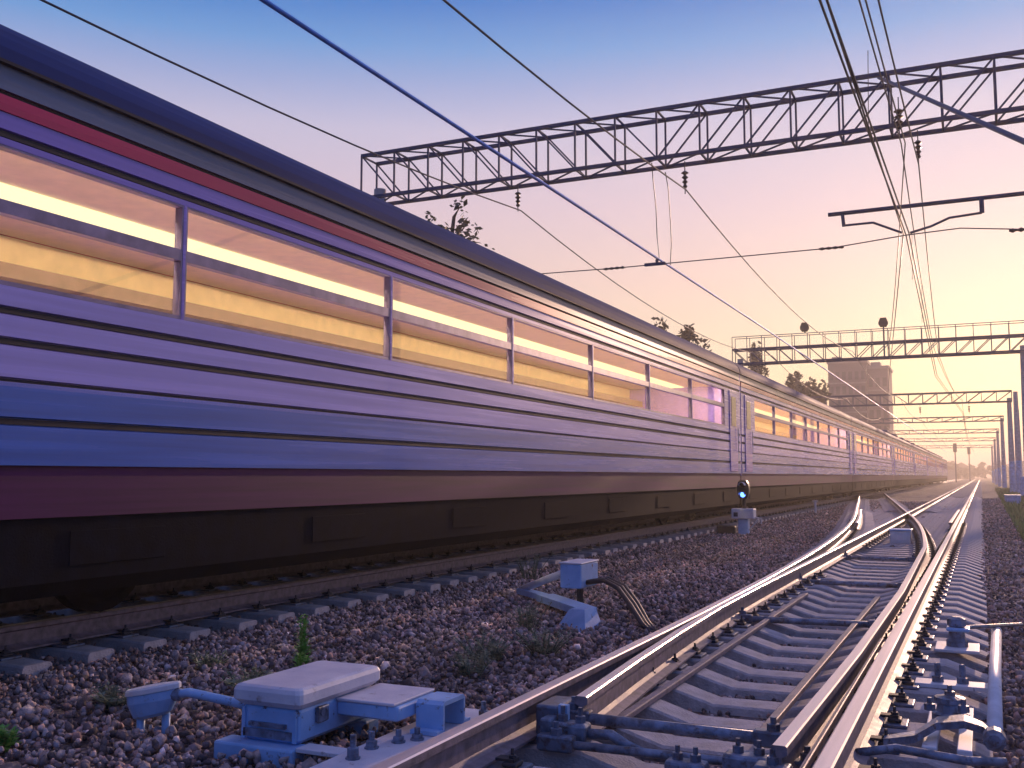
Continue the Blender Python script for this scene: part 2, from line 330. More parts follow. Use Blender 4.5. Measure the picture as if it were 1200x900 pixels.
for (x0, x1, y0, y1, den, s0, s1, z0, z1) in zones:
    cnt = int((x1 - x0) * (y1 - y0) * den); k = rng.integers(0, len(PR), cnt)
    pos = np.stack([rng.uniform(x0, x1, cnt), rng.uniform(y0, y1, cnt), rng.uniform(z0, z1, cnt)], 1)
    sz = 0.9 * (s0 + (s1 - s0) * rng.random(cnt) ** 1.8); sz = np.where(rng.random(cnt) < .04, sz * 1.7, sz)
    q = rng.normal(size=(cnt, 4)); q /= np.linalg.norm(q, axis=1, keepdims=True); w_, a, b, c = q.T
    rot = np.stack([1 - 2 * (b * b + c * c), 2 * (a * b - c * w_), 2 * (a * c + b * w_), 2 * (a * b + c * w_), 1 - 2 * (a * a + c * c), 2 * (b * c - a * w_), 2 * (a * c - b * w_), 2 * (b * c + a * w_), 1 - 2 * (a * a + b * b)], 1).reshape(-1, 3, 3)
    colr = pal[rng.choice(len(pal), cnt, p=pp)] * (0.65 + 0.6 * rng.random((cnt, 1))) * (0.28 if x1 < -5.9 else 1.0)  # stones beneath the train coloured dark to stand in for shade
    px_, py_ = pos[:, 0], pos[:, 1]
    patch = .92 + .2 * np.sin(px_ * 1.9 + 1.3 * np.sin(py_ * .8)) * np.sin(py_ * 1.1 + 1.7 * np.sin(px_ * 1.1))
    near = np.minimum(np.minimum(abs(px_ - XL), abs(px_ - XR)), np.minimum(abs(px_ - TN), abs(px_ - TF)))
    rust = np.clip(1 - near / .75, 0, 1)[:, None] * rng.random((cnt, 1))
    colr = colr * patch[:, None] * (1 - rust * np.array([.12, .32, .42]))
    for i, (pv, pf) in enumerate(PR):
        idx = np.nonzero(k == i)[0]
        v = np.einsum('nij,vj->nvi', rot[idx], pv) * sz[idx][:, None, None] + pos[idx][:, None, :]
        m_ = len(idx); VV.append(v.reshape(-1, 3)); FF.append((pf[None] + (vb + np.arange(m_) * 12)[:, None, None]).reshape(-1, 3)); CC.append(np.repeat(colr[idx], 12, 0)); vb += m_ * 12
VV = np.concatenate(VV).astype(np.float32); FF = np.concatenate(FF).astype(np.int32); CC = np.concatenate(CC)
me = bpy.data.meshes.new('ballast_stones'); me.vertices.add(len(VV)); me.vertices.foreach_set('co', VV.ravel())
me.loops.add(FF.size); me.loops.foreach_set('vertex_index', FF.ravel()); me.polygons.add(len(FF)); me.polygons.foreach_set('loop_start', np.arange(len(FF), dtype=np.int32) * 3)
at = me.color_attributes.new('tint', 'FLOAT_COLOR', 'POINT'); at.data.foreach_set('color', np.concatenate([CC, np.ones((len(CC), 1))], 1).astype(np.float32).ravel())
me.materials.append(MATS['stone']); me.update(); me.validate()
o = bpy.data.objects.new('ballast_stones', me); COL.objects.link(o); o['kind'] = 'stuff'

# ------------------------------------------------------------------ rails
RP = [(.030, 0), (.037, -.006), (.0385, -.036), (.011, -.05), (.010, -.135), (.03, -.152), (.078, -.168), (.078, -.18)]
RPROF = RP + [(-x, z) for x, z in reversed(RP)]
RM = [0 if (i == 0 or i == len(RPROF) - 1 or i == len(RPROF) - 2) else 1 for i in range(len(RPROF))]
def rail(path, label, z=0.0, group=None, narrow=1.0, cat='rail', name='rail'):
    pr = [(x * (narrow if zz > -.06 else 1), zz) for x, zz in RPROF]
    o = MB().sweep(pr, path, 1, RM, z).build(name, ['rail_steel', 'rail_rust'], loc=(path[0][0], path[0][1], -0.18)); return tag(o, label, cat, group)
def ys(a, b, k=1.5):
    n_ = max(2, int((b - a) / k)); return [a + (b - a) * i / n_ for i in range(n_ + 1)]
def off(y):           # how far the diverging route has swung to the left
    y0, yt, rad = 6.0, 30.0, 480.0
    return 0 if y < y0 else ((y - y0) ** 2 / rad if y < yt else (yt - y0) ** 2 / rad + (y - yt) * 2 * (yt - y0) / rad)
rail([(XR, y) for y in ys(-6, 420, 4)], 'bright straight rail nearest the camera, beside the long white pipe')
rail([(-1.83, 4.75), (-1.90, 5.8), (-1.965, 7.0), (-2.02, 8.4), (XL, 10)] + [(XL, y) for y in ys(11, 420, 4)], 'straight rail whose blade tip opens from the rail beside the machine', narrow=.85)
rail([(-2.08 - off(y), y) for y in ys(-6, 66, 1)], 'outermost rail beside the blue point machine, curving away to the left', z=-.002)
def rb(y):
    if y < 17: return float(np.interp(y, [4.2, 6.5, 10.5, 17], [-.785, -.745, -.735, -.835]))
    return -.58 - off(y) - .0
rail([(rb(y), y) for y in ys(4.25, 16.5, 1.2) + ys(17, 74, 1)], 'curved blade rail that crosses the straight rail at the frog', z=-.004, narrow=.85)
rail([(TN, y) for y in ys(-6, 420, 4)], 'near rail of the track under the train')
rail([(TF, y) for y in ys(-6, 420, 4)], 'far rail under the train, in shadow with a bright top', z=-.001)
rail([(-2.08 - off(y) + .13, y) for y in ys(25, 35, 1)], 'short check rail inside the rail that curves left', z=-.006, cat='check rail', name='check_rail')
rail([(XR - .13, y) for y in ys(26, 36, 1)], 'short check rail inside the straight right rail', z=-.006, cat='check rail', name='check_rail')

# ------------------------------------------------------------------ sleepers
def sleeper_mesh(xa, xb, seats, ze=-.30):
    # xa..xb local ends, waist between the seats
    pts = [(xa, ze), (xa + .22, -.205)]
    c0 = seats[0] + .28; c1 = seats[-1] - .28
    if len(seats) == 2: pts += [(c0, -.205), (c0 + .25, -.278), (c1 - .25, -.278), (c1, -.205)]
    pts += [(xb - .27, -.205), (xb, ze)]
    m = MB(); rings = []
    for (x, z) in pts:
        rings.append([(x, -.14, -.42), (x, -.12, z - .012), (x, -.105, z), (x, .105, z), (x, .12, z - .012), (x, .14, -.42)])
    m.loft(rings, True, True); return m
def clips(m, x, s):
    if True:
        cx = x + s * .125
        m.box(cx - .035, cx + .035, -.045, .045, -.187, -.165, 0, .008)
        m.lathe((cx, 0, -.166), [(.019, 0), (.019, .026), (.008, .028), (.008, .055)], 6)
        m.box(cx - .05 * (s > 0) - .02, cx + .05 * (s < 0) + .02, -.028, .028, -.164, -.152)
def make_sleeper(name, loc, xa, xb, rails, label, group, detail=True, rz=0, ze=-.30):
    t_ = thing(name, label, 'sleeper', (0, 0, 0), group)
    sleeper_mesh(xa, xb, (rails[0], rails[-1]), ze).build('concrete_body', 'concrete', t_)
    if detail:
        for x in rails:
            MB().box(x - .19, x + .19, -.085, .085, -.207, -.186, 0, .006).build('base_plate', 'steel_plate', t_)
            
            for sd in (-1, 1):
                m = MB(); clips(m, x, sd); m.build('rail_clip', 'fastening', t_)
    t_.location = loc; t_.rotation_euler[2] = rz
    return t_
GT = 'sleepers under the turnout and straight track'; LT = 'pale concrete sleeper under the straight track with sloping shoulders'
cx = (XL + XR) / 2
std = None; bare = None; y = 3.1
k = 0
while y < 70:
    xs = [XL - cx, XR - cx]
    if y < 13.5 or y > 41:
        if y < 13.5: o = make_sleeper('sleeper', (cx, y, 0), -1.31, 1.31, xs, LT, GT) if std is None else copy_tree(std); std = std or o
        else:
            if bare is None: bare = o = make_sleeper('sleeper', (cx, y, 0), -1.31, 1.31, xs, LT, GT, detail=False)
            else: o = copy_tree(bare)
        o.location = (cx, y + random.uniform(-.015, .015), random.uniform(-.004, .004)); o.rotation_euler[2] = random.uniform(-.006, .006)
    else:
        ex = off(y); rl = [-2.08 - ex - cx]
        if ex > .35: rl += [XL - cx]
        if ex > .25 : rl += [rb(y) - cx]
        rl += [XR - cx]; rl = sorted(rl)
        make_sleeper('sleeper', (cx, y, 0), -1.31 - ex, 1.31, rl, 'long concrete turnout sleeper carrying both diverging tracks', GT, detail=y < 30)
    y += .52; k += 1
GT2 = 'sleepers under the train track'; std = None; y = 3.4
while y < 62:
    if std is None: std = o = make_sleeper('sleeper', (TC, y, 0), -1.25, 1.25, [TF - TC, TN - TC], 'concrete sleeper under the train, only its end showing past the rail', GT2, ze=-.215)
    else: o = copy_tree(std)
    o.location = (TC + random.uniform(-.03, .03), y + random.uniform(-.02, .02), random.uniform(-.006, .004)); o.rotation_euler[2] = random.uniform(-.01, .01)
    y += .56
GT3 = 'sleepers under the branch track'; std = None; y = 41.5
while y < 64:
    if std is None: std = o = make_sleeper('sleeper', (0, y, 0), -1.31, 1.31, [-.73, .73], 'concrete sleeper under the branch track beyond the frog', GT3, detail=False)
    else: o = copy_tree(std)
    o.location = (-1.33 - off(y), y, -.012); o.rotation_euler[2] = R(5.7)
    y += .55
m = MB(); y = 70.2
while y < 260:
    m.box(cx - 1.31, cx + 1.31, y - .11, y + .11, -.4, -.22)
    if y > 70: m.box(TC - 1.25, TC + 1.25, y - .15, y + .07, -.4, -.22)
    y += .56
m.build('distant_sleepers', 'concrete', kind='stuff')

# ------------------------------------------------------------------ turnout fittings
def strip(x, y0, y1, label, z=-.17, w=.05):
    o = MB().box(x - w / 2, x + w / 2, y0, y1, z - .035, z, 0, .006).build('guard_bar', 'rail_rust', loc=(x, y0, z - .035)); return tag(o, label, 'guard bar', 'flat bars lying on the sleepers')
strip(-1.76, 5.0, 11.3, 'flat rusty bar along the sleepers beside the left blade'); strip(-1.03, 5.1, 11.3, 'flat rusty bar along the sleepers beside the right blade')
strip(-.675, 3.2, 7.6, 'thin shiny bar between the curved blade and the nearest rail', z=-.045, w=.022)
def rod(y, xa, xb, z, r, label, skew=0.0, group='rods linking the point blades'):
    t_ = thing('stretcher_rod', label, 'rod', (xa, y, z), group)
    MB().tube([(xa + .12, y, z), (xb - .12, y + skew, z)], r, 10).build('rod', 'worn_blue_steel', t_, smooth=True)
    for (x, yy) in ((xa + .12, y), (xb - .12, y + skew)):
        m = MB(); m.box(x - .09, x + .09, yy - .035, yy + .035, z - .035, z + .04, 0, .01); m.lathe((x, yy, z + .04), [(.03, 0), (.03, .03), (.014, .032), (.014, .06)], 6)
        m.build('clevis', 'steel_plate', t_)
    return t_
rod(4.78, -2.0, -.78, -.11, .028, 'thick blue rod across the track at the blade tips', -.02)
rod(4.50, -1.98, -.60, -.17, .02, 'thinner blue rod just in front of the thick one', .05)
rod(9.15, -2.1, -.72, -.185, .028, 'dark blue rod across the sleepers halfway along the blades', .1)
rod(12.62, -2.15, -.72, -.185, .028, 'dark blue rod across the sleepers near the heel of the blades')
rod(16.7, -2.1, -.86, -.19, .03, 'far dark rod across the sleepers just before the frog')
# throw-rod joints on the near rods
t_ = thing('rod_joint', 'bolted blue joint on the rod beside the blade tip', 'rod joint', (-1.75, 4.6, -.25))
m = MB(); m.box(-1.90, -1.74, 4.56, 4.66, -.2, -.09, 0, .015); m.box(-1.96, -1.9, 4.53, 4.69, -.22, -.07, 0, .012); m.each('joint_block', 'worn_blue_steel', t_)
m = MB()
for (x, y) in ((-1.87, 4.61), (-1.78, 4.61)): m.lathe((x, y, -.09), [(.026, 0), (.026, .03), (.012, .032), (.012, .07)], 6)
m.each('bolt', 'steel_plate', t_)
MB().tube([(-1.74, 4.61, -.14), (-1.62, 4.6, -.13), (-1.54, 4.57, -.16), (-1.44, 4.56, -.19), (-1.2, 4.55, -.19)], .026, 8).build('cranked_rod', 'worn_blue_steel', t_, smooth=True)
t_ = thing('rod_joint', 'cluster of bolts and lugs at the right blade tip', 'rod joint', (-.95, 4.5, -.25))
m = MB(); m.box(-1.06, -.86, 4.42, 4.54, -.22, -.11, 0, .015); m.box(-1.3, -1.12, 4.36, 4.46, -.24, -.15, 0, .015); m.box(-.88, -.74, 4.2, 4.3, -.2, -.08, 0, .01); m.each('joint_block', 'worn_blue_steel', t_)
m = MB()
for (x, y, z) in ((-1.0, 4.48, -.11), (-.91, 4.48, -.11), (-1.25, 4.41, -.15), (-1.17, 4.41, -.15), (-.81, 4.25, -.08)): m.lathe((x, y, z), [(.024, 0), (.024, .028), (.011, .03), (.011, .06)], 6)
m.each('bolt', 'steel_plate', t_)
t_ = thing('stop_block', 'angular blue-grey steel stop against the stock rail', 'stop block', (-1.98, 4.75, -.25))
m = MB(); m.box(-2.02, -1.90, 4.62, 4.86, -.2, -.03, 0, .012); m.build('block', 'steel_plate', t_)
m = MB(); m.box(-1.898, -1.85, 4.62, 4.65, -.19, -.02); m.box(-1.898, -1.80, 4.66, 4.84, -.2, -.17); m.each('bracket', 'pale_blue_paint', t_)
# steel channel beam under the tips
tag(MB().box(-2.5, -.4, 4.1, 4.28, -.30, -.245, 0, .01).build('switch_beam', 'worn_blue_steel', loc=(-1.4, 4.2, -.3)), 'flat blue-grey steel beam lying across the track at the frame bottom', 'beam')

# drive gear on the right of the track
t_ = thing('locking_pipe', 'long white pipe lying along the right sleeper ends', 'pipe', (.03, 7, -.3))
MB().tube([(.01, 5.3, -.12), (.03, 7, -.115), (.06, 8.75, -.12)], .036, 12).build('pipe', 'white_paint', t_, smooth=True)
m = MB(); m.lathe((.008, 5.18, -.12), [(.03, 0), (.05, .02), (.05, .1), (.036, .13)], 10, 'y'); m.build('end_socket', 'worn_blue_steel', t_)
m = MB(); m.lathe((.06, 8.74, -.12), [(.04, 0), (.042, .05), (.02, .06)], 10, 'y'); m.build('end_cap', 'white_paint', t_)
t_ = thing('crank_unit', 'blue crank unit on a pale plate beside the far end of the white pipe', 'crank', (-.2, 8.4, -.28))
MB().box(-.36, -.06, 8.1, 8.5, -.2, -.175, 0, .006).build('base_plate', 'white_paint', t_)
MB().lathe((-.21, 8.3, -.175), [(.075, 0), (.075, .04), (.06, .06), (.05, .14), (.065, .15), (.065, .2), (.03, .215)], 12).build('crank_post', 'worn_blue_steel', t_)
MB().tube([(-.21, 8.36, -.05), (.0, 8.62, -.06), (.25, 9.3, -.12)], .016, 6).build('crank_rod', 'steel_plate', t_)
MB().box(-.28, -.12, 8.2, 8.4, -.06, -.035, 0, .01).build('crank_plate', 'pale_blue_paint', t_)
t_ = thing('crank_unit', 'blue bell crank with forked pale plates at the near end of the pipe', 'crank', (-.15, 5.6, -.28))
m = MB(); m.box(-.30, -.235, 5.15, 6.1, -.2, -.165, 0, .005); m.box(-.15, -.085, 5.15, 6.1, -.2, -.165, 0, .005); m.each('base_plate', 'white_paint', t_)
MB().lathe((-.19, 5.75, -.18), [(.09, 0), (.09, .05), (.07, .06), (.06, .1), (.075, .105), (.075, .13), (.03, .14)], 12).build('crank_post', 'worn_blue_steel', t_)
m = MB(); m.loft([[(x, y - w, z - .02), (x, y + w, z - .02), (x, y + w, z + .015), (x, y - w, z + .015)] for (x, y, w, z) in ((-.46, 5.12, .035, -.15), (-.33, 5.22, .05, -.14), (-.24, 5.36, .07, -.10), (-.12, 5.42, .075, -.09), (-.04, 5.36, .05, -.10), (.01, 5.26, .04, -.12))]); m.build('crank_arm', 'worn_blue_steel', t_)
m = MB(); m.tube([(-.55, 4.85, -.15), (-.4, 5.0, -.15), (-.1, 4.95, -.16), (.05, 5.0, -.16)], .02, 8); m.build('crank_rod', 'worn_blue_steel', t_, smooth=True)
m = MB()
for (x, y) in ((-.19, 5.75), (-.27, 5.4), (-.12, 5.42)): m.lathe((x, y, -.05), [(.026, 0), (.026, .03), (.012, .032), (.012, .06)], 6)
m.each('bolt', 'steel_plate', t_)
t_ = thing('bolted_plate', 'pale plate with two upright blue bolts on a sleeper', 'plate', (-.2, 6.83, -.28))
MB().box(-.42, .0, 6.74, 6.92, -.2, -.175, 0, .004).build('plate', 'white_paint', t_)
for x in (-.29, -.15): MB().lathe((x, 6.83, -.176), [(.034, 0), (.034, .035), (.018, .04), (.018, .11), (.01, .115)], 6).build('bolt', 'worn_blue_steel', t_)
# small box between the rails before the frog
t_ = thing('track_box', 'small pale box sitting between the rails before the frog', 'box', (-1.53, 22, -.3))
MB().box(-1.74, -1.34, 22.0, 22.5, -.3, -.03, 0, .02).build('box_body', 'white_paint', t_); MB().box(-1.76, -1.32, 21.98, 22.52, -.028, .005, 0, .012).build('lid', 'pale_blue_paint', t_)

# ------------------------------------------------------------------ point machine
t_ = thing('point_machine', 'large pale blue point machine with a lid, bolted to the nearest rails', 'point machine', (-3.24, 4.45, -.33))
MB().box(-3.42, -3.07, 4.14, 4.80, -.23, -.058, 0, .02).build('housing', 'pale_blue_paint', t_)
MB().box(-3.455, -3.035, 4.10, 4.84, -.056, .045, 0, .028).build('lid', 'lit_top_paint', t_)
m = MB(); m.box(-3.53, -3.05, 4.06, 4.2, -.33, -.232, 0, .012); m.box(-3.5, -3.05, 4.7, 4.84, -.33, -.232, 0, .012); m.each('base_frame', 'pale_blue_paint', t_)
m = MB(); m.box(-3.40, -3.10, 4.128, 4.139, -.21, -.17, 0); m.box(-3.36, -3.14, 4.118, 4.138, -.155, -.135, 0); m.each('rib', 'worn_blue_steel', t_)
m = MB(); m.lathe((-3.068, 4.3, -.10), [(.03, 0), (.03, .012), (.018, .014), (.018, .03)], 8, 'x'); m.box(-3.068, -3.045, 4.27, 4.36, -.15, -.07, 0, .006); m.each('latch', 'worn_blue_steel', t_)
m = MB(); m.box(-3.41, -3.39, 4.128, 4.139, -.22, -.07); m.box(-3.1, -3.08, 4.128, 4.139, -.22, -.07); m.each('corner_lug', 'pale_blue_paint', t_)
m = MB(); m.box(-3.069, -2.70, 4.46, 4.86, -.15, -.077, 0, .01); m.box(-3.068, -2.72, 4.45, 4.87, -.076, -.06, 1, .005); m.build('arm_cover', ['pale_blue_paint', 'lit_top_paint'], t_)
m = MB(); m.loft([[(x, 4.62, -.225), (x, 4.62, -.085), (x, 4.64, -.068), (x, 4.84, -.068), (x, 4.86, -.085), (x, 4.86, -.225), (x, 4.845, -.225), (x, 4.845, -.09), (x, 4.635, -.09), (x, 4.635, -.225)] for x in (-2.69, -2.53)], True, True)
m.box(-2.69, -2.53, 4.56, 4.619, -.225, -.205, 0); m.box(-2.69, -2.53, 4.861, 4.92, -.225, -.205, 0); m.build('channel_bracket', 'pale_blue_paint', t_)
m = MB(); m.box(-2.80, -2.45, 3.85, 5.2, -.25, -.228, 0, .004); m.build('foot_plate', 'lit_top_paint', t_)
m = MB(); m.box(-3.05, -2.80, 4.09, 4.2, -.248, -.226, 0, .004); m.build('tie_plate', 'lit_top_paint', t_)
for (x, y, h) in ((-2.7, 4.06, .11), (-2.72, 4.25, .08), (-2.66, 4.4, .06), (-2.6, 4.48, .06), (-2.5, 5.02, .09)):
    MB().lathe((x, y, -.228), [(.036, 0), (.036, .008), (.028, .01), (.028, h * .45), (.015, h * .5), (.015, h)], 8).build('bolt', 'worn_blue_steel', t_)
# cable cup
t_ = thing('cable_cup', 'pale blue cable cup on two short legs, piped to the point machine', 'cable cup', (-4.08, 4.22, -.33))
def stad(z, s, dz=0):
    ring = []
    for kk in range(20):
        a = 2 * math.pi * kk / 20; x = .165 * s * math.cos(a); y = (.10 - .02 * math.cos(a)) * s * math.sin(a)
        ring.append((-4.08 + x, 4.22 + y, z + dz * x))
    return ring
MB().loft([stad(-.205, .55, .25), stad(-.19, .72, .25), stad(-.12, .95, .2), stad(-.075, .98, .2)], True, True).build('cup', 'pale_blue_paint', t_)
MB().loft([stad(-.073, 1.04, .2), stad(-.05, 1.04, .2), stad(-.04, .98, .2), stad(-.036, .6, .2)], True, True).build('lid', 'white_paint', t_)
for (x, y) in ((-4.15, 4.2), (-4.03, 4.26)): MB().tube([(x, y, -.36), (x, y, -.19)], .022, 10).build('leg', 'pale_blue_paint', t_, smooth=True)
m = MB(); m.tube([(-3.93, 4.22, -.075), (-3.85, 4.23, -.06), (-3.44, 4.3, -.115)], .024, 10); m.build('conduit', 'pale_blue_paint', t_, smooth=True)
MB().lathe((-3.93, 4.22, -.075), [(.03, -.02), (.034, 0), (.034, .03), (.026, .035)], 10, 'x').build('collar', 'worn_blue_steel', t_)

# ------------------------------------------------------------------ cable box half way
t_ = thing('cable_box', 'pale blue box on a frame with black hoses, on the ballast between tracks', 'cable box', (-3.8, 9.8, -.3))
MB().box(-3.92, -3.69, 9.6, 10.1, -.05, .19, 0, .012).build('box_body', 'pale_blue_paint', t_); MB().box(-3.93, -3.68, 9.59, 10.11, .191, .21, 0, .008).build('lid', 'white_paint', t_)
MB().tube([(-3.8, 9.85, -.36), (-3.8, 9.85, -.05)], .035, 8).build('post', 'black_paint', t_)
MB().tube([(-3.92, 9.9, .1), (-4.3, 10.15, -.03), (-4.78, 10.55, -.2)], .04, 10).build('tube_arm', 'white_paint', t_, smooth=True)
m = MB(); m.bar((-4.8, 10.6, -.22), (-4.2, 9.95, -.2), .12, .06); m.bar((-4.25, 9.99, -.2), (-3.42, 9.05, -.19), .2, .07); m.each('frame_arm', 'pale_blue_paint', t_)
m = MB(); m.loft([[(-3.62, 8.75, -.33), (-3.25, 8.55, -.33), (-3.22, 8.95, -.33), (-3.55, 9.15, -.33)], [(-3.52, 8.85, -.15), (-3.32, 8.72, -.13), (-3.30, 8.95, -.13), (-3.5, 9.1, -.15)]]); m.build('foot_block', 'pale_blue_paint', t_)
for i in range(3):
    d = .05 * i
    MB().tube([(-3.70, 9.75 + d, .0), (-3.5, 9.75 + d * 1.6, .03), (-3.28, 9.55 + d * 2, -.02), (-3.02, 9.15 + d * 2, -.13), (-2.8, 8.8 + d * 1.6, -.24), (-2.64, 8.6 + d, -.3)], .024, 8).build('hose', 'black_rubber', t_, smooth=True)

# ------------------------------------------------------------------ dwarf signal
t_ = thing('dwarf_signal', 'low ground signal with a lit blue lamp beside the train track', 'signal', (-5.2, 24.3, -.33))
m = MB(); m.box(-5.32, -5.08, 24.28, 24.5, -.36, .06, 0, .02); m.build('pedestal', 'pale_blue_paint', t_)
m = MB(); m.box(-5.46, -4.93, 24.2, 24.55, .062, .31, 0, .02); m.build('relay_box', 'white_paint', t_)
m = MB(); m.box(-5.40, -5.30, 24.19, 24.199, .12, .22); m.build('nameplate', 'dark_glass', t_)
m = MB(); m.loft([[(-5.18 + r_ * math.cos(a), yy, .76 + max(-1.35, min(1.35, 1.6 * math.sin(a))) * r_ * 1.15) for a in [2 * math.pi * q / 20 for q in range(20)]] for (yy, r_) in ((24.24, .145), (24.4, .145), (24.46, .10))]); m.build('lamp_head', 'black_paint', t_)
MB().tube([(-5.18, 24.38, .3), (-5.18, 24.38, .58)], .045, 8).build('post', 'black_paint', t_)
for zz, mt_ in ((.86, 'lens_dark'), (.64, 'signal_blue')):
    MB().lathe((-5.18, 24.236, zz), [(.012, -.012), (.05, -.008), (.062, .003)], 14, 'y').build('lens', mt_, t_)
    m = MB(); rg = []
    for yy, r0 in ((24.24, .08), (24.06, .075)):
        rg.append([(-5.18 + r0 * math.cos(a), yy, zz + r0 * math.sin(a)) for a in [math.pi * q / 10 for q in range(11)]] + [(-5.18 + (r0 - .006) * math.cos(a), yy, zz + (r0 - .006) * math.sin(a)) for a in [math.pi * q / 10 for q in reversed(range(11))]])
    m.loft(rg); m.build('hood', 'white_paint' if zz > .8 else 'black_paint', t_)
m = MB(); m.tube([(-4.93, 24.35, .1), (-4.78, 24.35, .08), (-4.78, 24.35, -.05)], .02, 6); m.tube([(-5.08, 24.4, -.2), (-4.85, 24.4, .06)], .02, 6); m.each('side_bracket', 'white_paint', t_)
MB().box(-5.85, -5.4, 24.3, 24.5, -.34, -.1, 0, .04).build('cable_block', 'black_paint', t_)
t_ = thing('marker_peg', 'short white peg in the ballast beside the train track', 'peg', (-5.8, 40, -.33))
MB().lathe((-5.8, 40, -.33), [(.05, 0), (.05, .45), (.03, .5)], 8).build('peg_body', 'white_paint', t_); MB().box(-5.9, -5.7, 39.97, 40.03, .1, .17).build('peg_cap', 'white_paint', t_)

# ------------------------------------------------------------------ train
HW = 1.55; CL = 25.35; XN = TC + HW; XF = TC - HW
def coach():
    t_ = thing('passenger_coach', 'x', 'coach', (TC, 0, 0), 'coaches of the passing train')
    rel = lambda x: TC + x
    # near wall: horizontal profile strips (outer face), grooves recessed 2 cm, ribs 12 mm proud
    grooves = [1.435, 1.692, 1.955, 2.155, 3.31]
    def wall(z0, z1, y0, y1, side, mi, m):
        x = rel(HW * side); th = .08
        cuts = [z0] + [g_ for g_ in grooves if z0 < g_ < z1] + [z1]
        prof = [(x, z0)]
        for g_ in cuts[1:-1]:
            prof += [(x, g_ - .03), (x - side * .026, g_ - .022), (x - side * .026, g_ + .022), (x, g_ + .03)]
        prof.append((x, z1)); prof += [(x - side * th, z1), (x - side * th, z0)]
        if side > 0: prof = prof[::-1]
        m.loft([[(px, yy, pz) for px, pz in prof] for yy in (y0, y1)], True, True, mi)
    WZ0, WZ1 = 2.315, 3.235
    ND = 1.75                                  # length of each vestibule
    NW = 7; wl = (CL - 2 * ND) / NW; gap = .03
    m = MB()
    for side in (1, -1):
        wall(1.69, WZ0, 0, CL, side, 0, m); wall(WZ1, 3.45, 0, CL, side, 1, m)
        for k in range(NW + 1):
            yc = ND + k * wl
            if k == 0: wall(WZ0, WZ1, 0, yc + gap / 2, side, 1, m)
            elif k == NW: wall(WZ0, WZ1, yc - gap / 2, CL, side, 1, m)
            else: wall(WZ0, WZ1, yc - gap / 2, yc + gap / 2, side, 1, m)
    m.box(rel(-HW + .081), rel(HW - .081), 0, .08, 1.1, 3.6, 1); m.box(rel(-HW + .081), rel(HW - .081), CL - .08, CL, 1.1, 3.6, 1)
    m.box(rel(-HW + .081), rel(HW - .081), .081, CL - .081, 1.1, 1.2, 1)
    m.build('body', ['lilac_paint', 'violet_paint'], t_)
    m = MB()
    for side in (1, -1): wall(1.15, 1.688, 0, CL, side, 0, m)
    m.build('lower_panel', 'blue_paint', t_)
    m = MB()
    for side in (1, -1): m.box(*sorted((rel(side * (HW - .03)), rel(side * (HW - .11)))), 0, CL, .80, 1.148, 0)
    m.build('skirt', 'maroon_paint', t_)
    for g_ in grooves:
        m = MB()
        for side in (1, -1): m.box(*sorted((rel(side * (HW - .0255)), rel(side * (HW - .012)))), 0.01, CL - .01, g_ - .019, g_ + .019)
        m.build('groove_shade', 'rubber_and_shade', t_)  # dark strips laid in the grooves to deepen their shade
    m = MB()
    for side in (1, -1): m.box(*sorted((rel(side * (HW + .012)), rel(side * (HW - .08)))), 0, CL, 3.452, 3.56)
    m.build('red_stripe', 'red_paint', t_)
    m = MB()
    for side in (1, -1): m.box(*sorted((rel(side * (HW - .01)), rel(side * (HW - .08)))), 0, CL, 3.602, 3.765); m.box(*sorted((rel(side * (HW - .03)), rel(side * (HW - .08)))), 0, CL, 3.561, 3.60, 1)
    m.build('cornice_band', ['band_paint', 'rubber_and_shade'], t_)
    # roof
    m = MB(); prof = []
    for k in range(25):
        a = math.pi * k / 24; prof.append((rel(-math.cos(a) * (HW + .01)), 3.79 + .62 * math.sin(a) ** .92))
    m.loft([[(px, yy, pz) for px, pz in prof] for yy in (0, CL)], True, True, 0)
    m.build('roof', 'roof_paint', t_, smooth=False)
    m = MB()
    for side in (1, -1): m.box(*sorted((rel(side * (HW + .03)), rel(side * (HW - .06)))), 0, CL, 3.767, 3.789)
    m.build('gutter', 'rubber_and_shade', t_)
    # windows
    for side in (1, -1):
        x = rel(side * (HW - .045))
        for k in range(NW):
            y0 = ND + k * wl + gap / 2; y1 = ND + (k + 1) * wl - gap / 2
            f = MB(); s_ = side
            xa, xb = sorted((x - s_ * .03, x + s_ * .042))
            f.box(xa, xb, y0 + .002, y0 + .018, WZ0, WZ1); f.box(xa, xb, y1 - .018, y1 - .002, WZ0, WZ1)
            f.box(xa, xb, y0 + .019, y1 - .019, WZ0 + .002, WZ0 + .03); f.box(xa, xb, y0 + .019, y1 - .019, WZ1 - .016, WZ1 - .002)
            f.box(xa, xb, y0 + .019, y1 - .019, 2.785, 2.875)
            fr = f.build('window', 'window_frame', t_)
            for (z0, z1) in ((WZ0 + .031, 2.784), (2.876, WZ1 - .017)):
                MB().add([(x, y0 + .019, z0), (x, y1 - .019, z0), (x, y1 - .019, z1), (x, y0 + .019, z1)], [(0, 1, 2, 3) if s_ > 0 else (3, 2, 1, 0)]).build('pane', 'coach_glass', fr)
    # doors
    for yd in (.85, CL - .85):
        m = MB(); m.box(rel(HW + .001), rel(HW + .018), yd - .42, yd + .42, 1.2, 3.25, 0, .006); d = m.build('door', 'violet_paint', t_)
        MB().box(rel(HW + .019), rel(HW + .026), yd - .26, yd + .26, 2.35, 3.1, 0, .003).build('pane', 'dark_glass', d)
        MB().tube([(rel(HW + .05), yd + .34, 1.7), (rel(HW + .05), yd + .34, 2.3)], .012, 6).build('handle', 'white_paint', d)
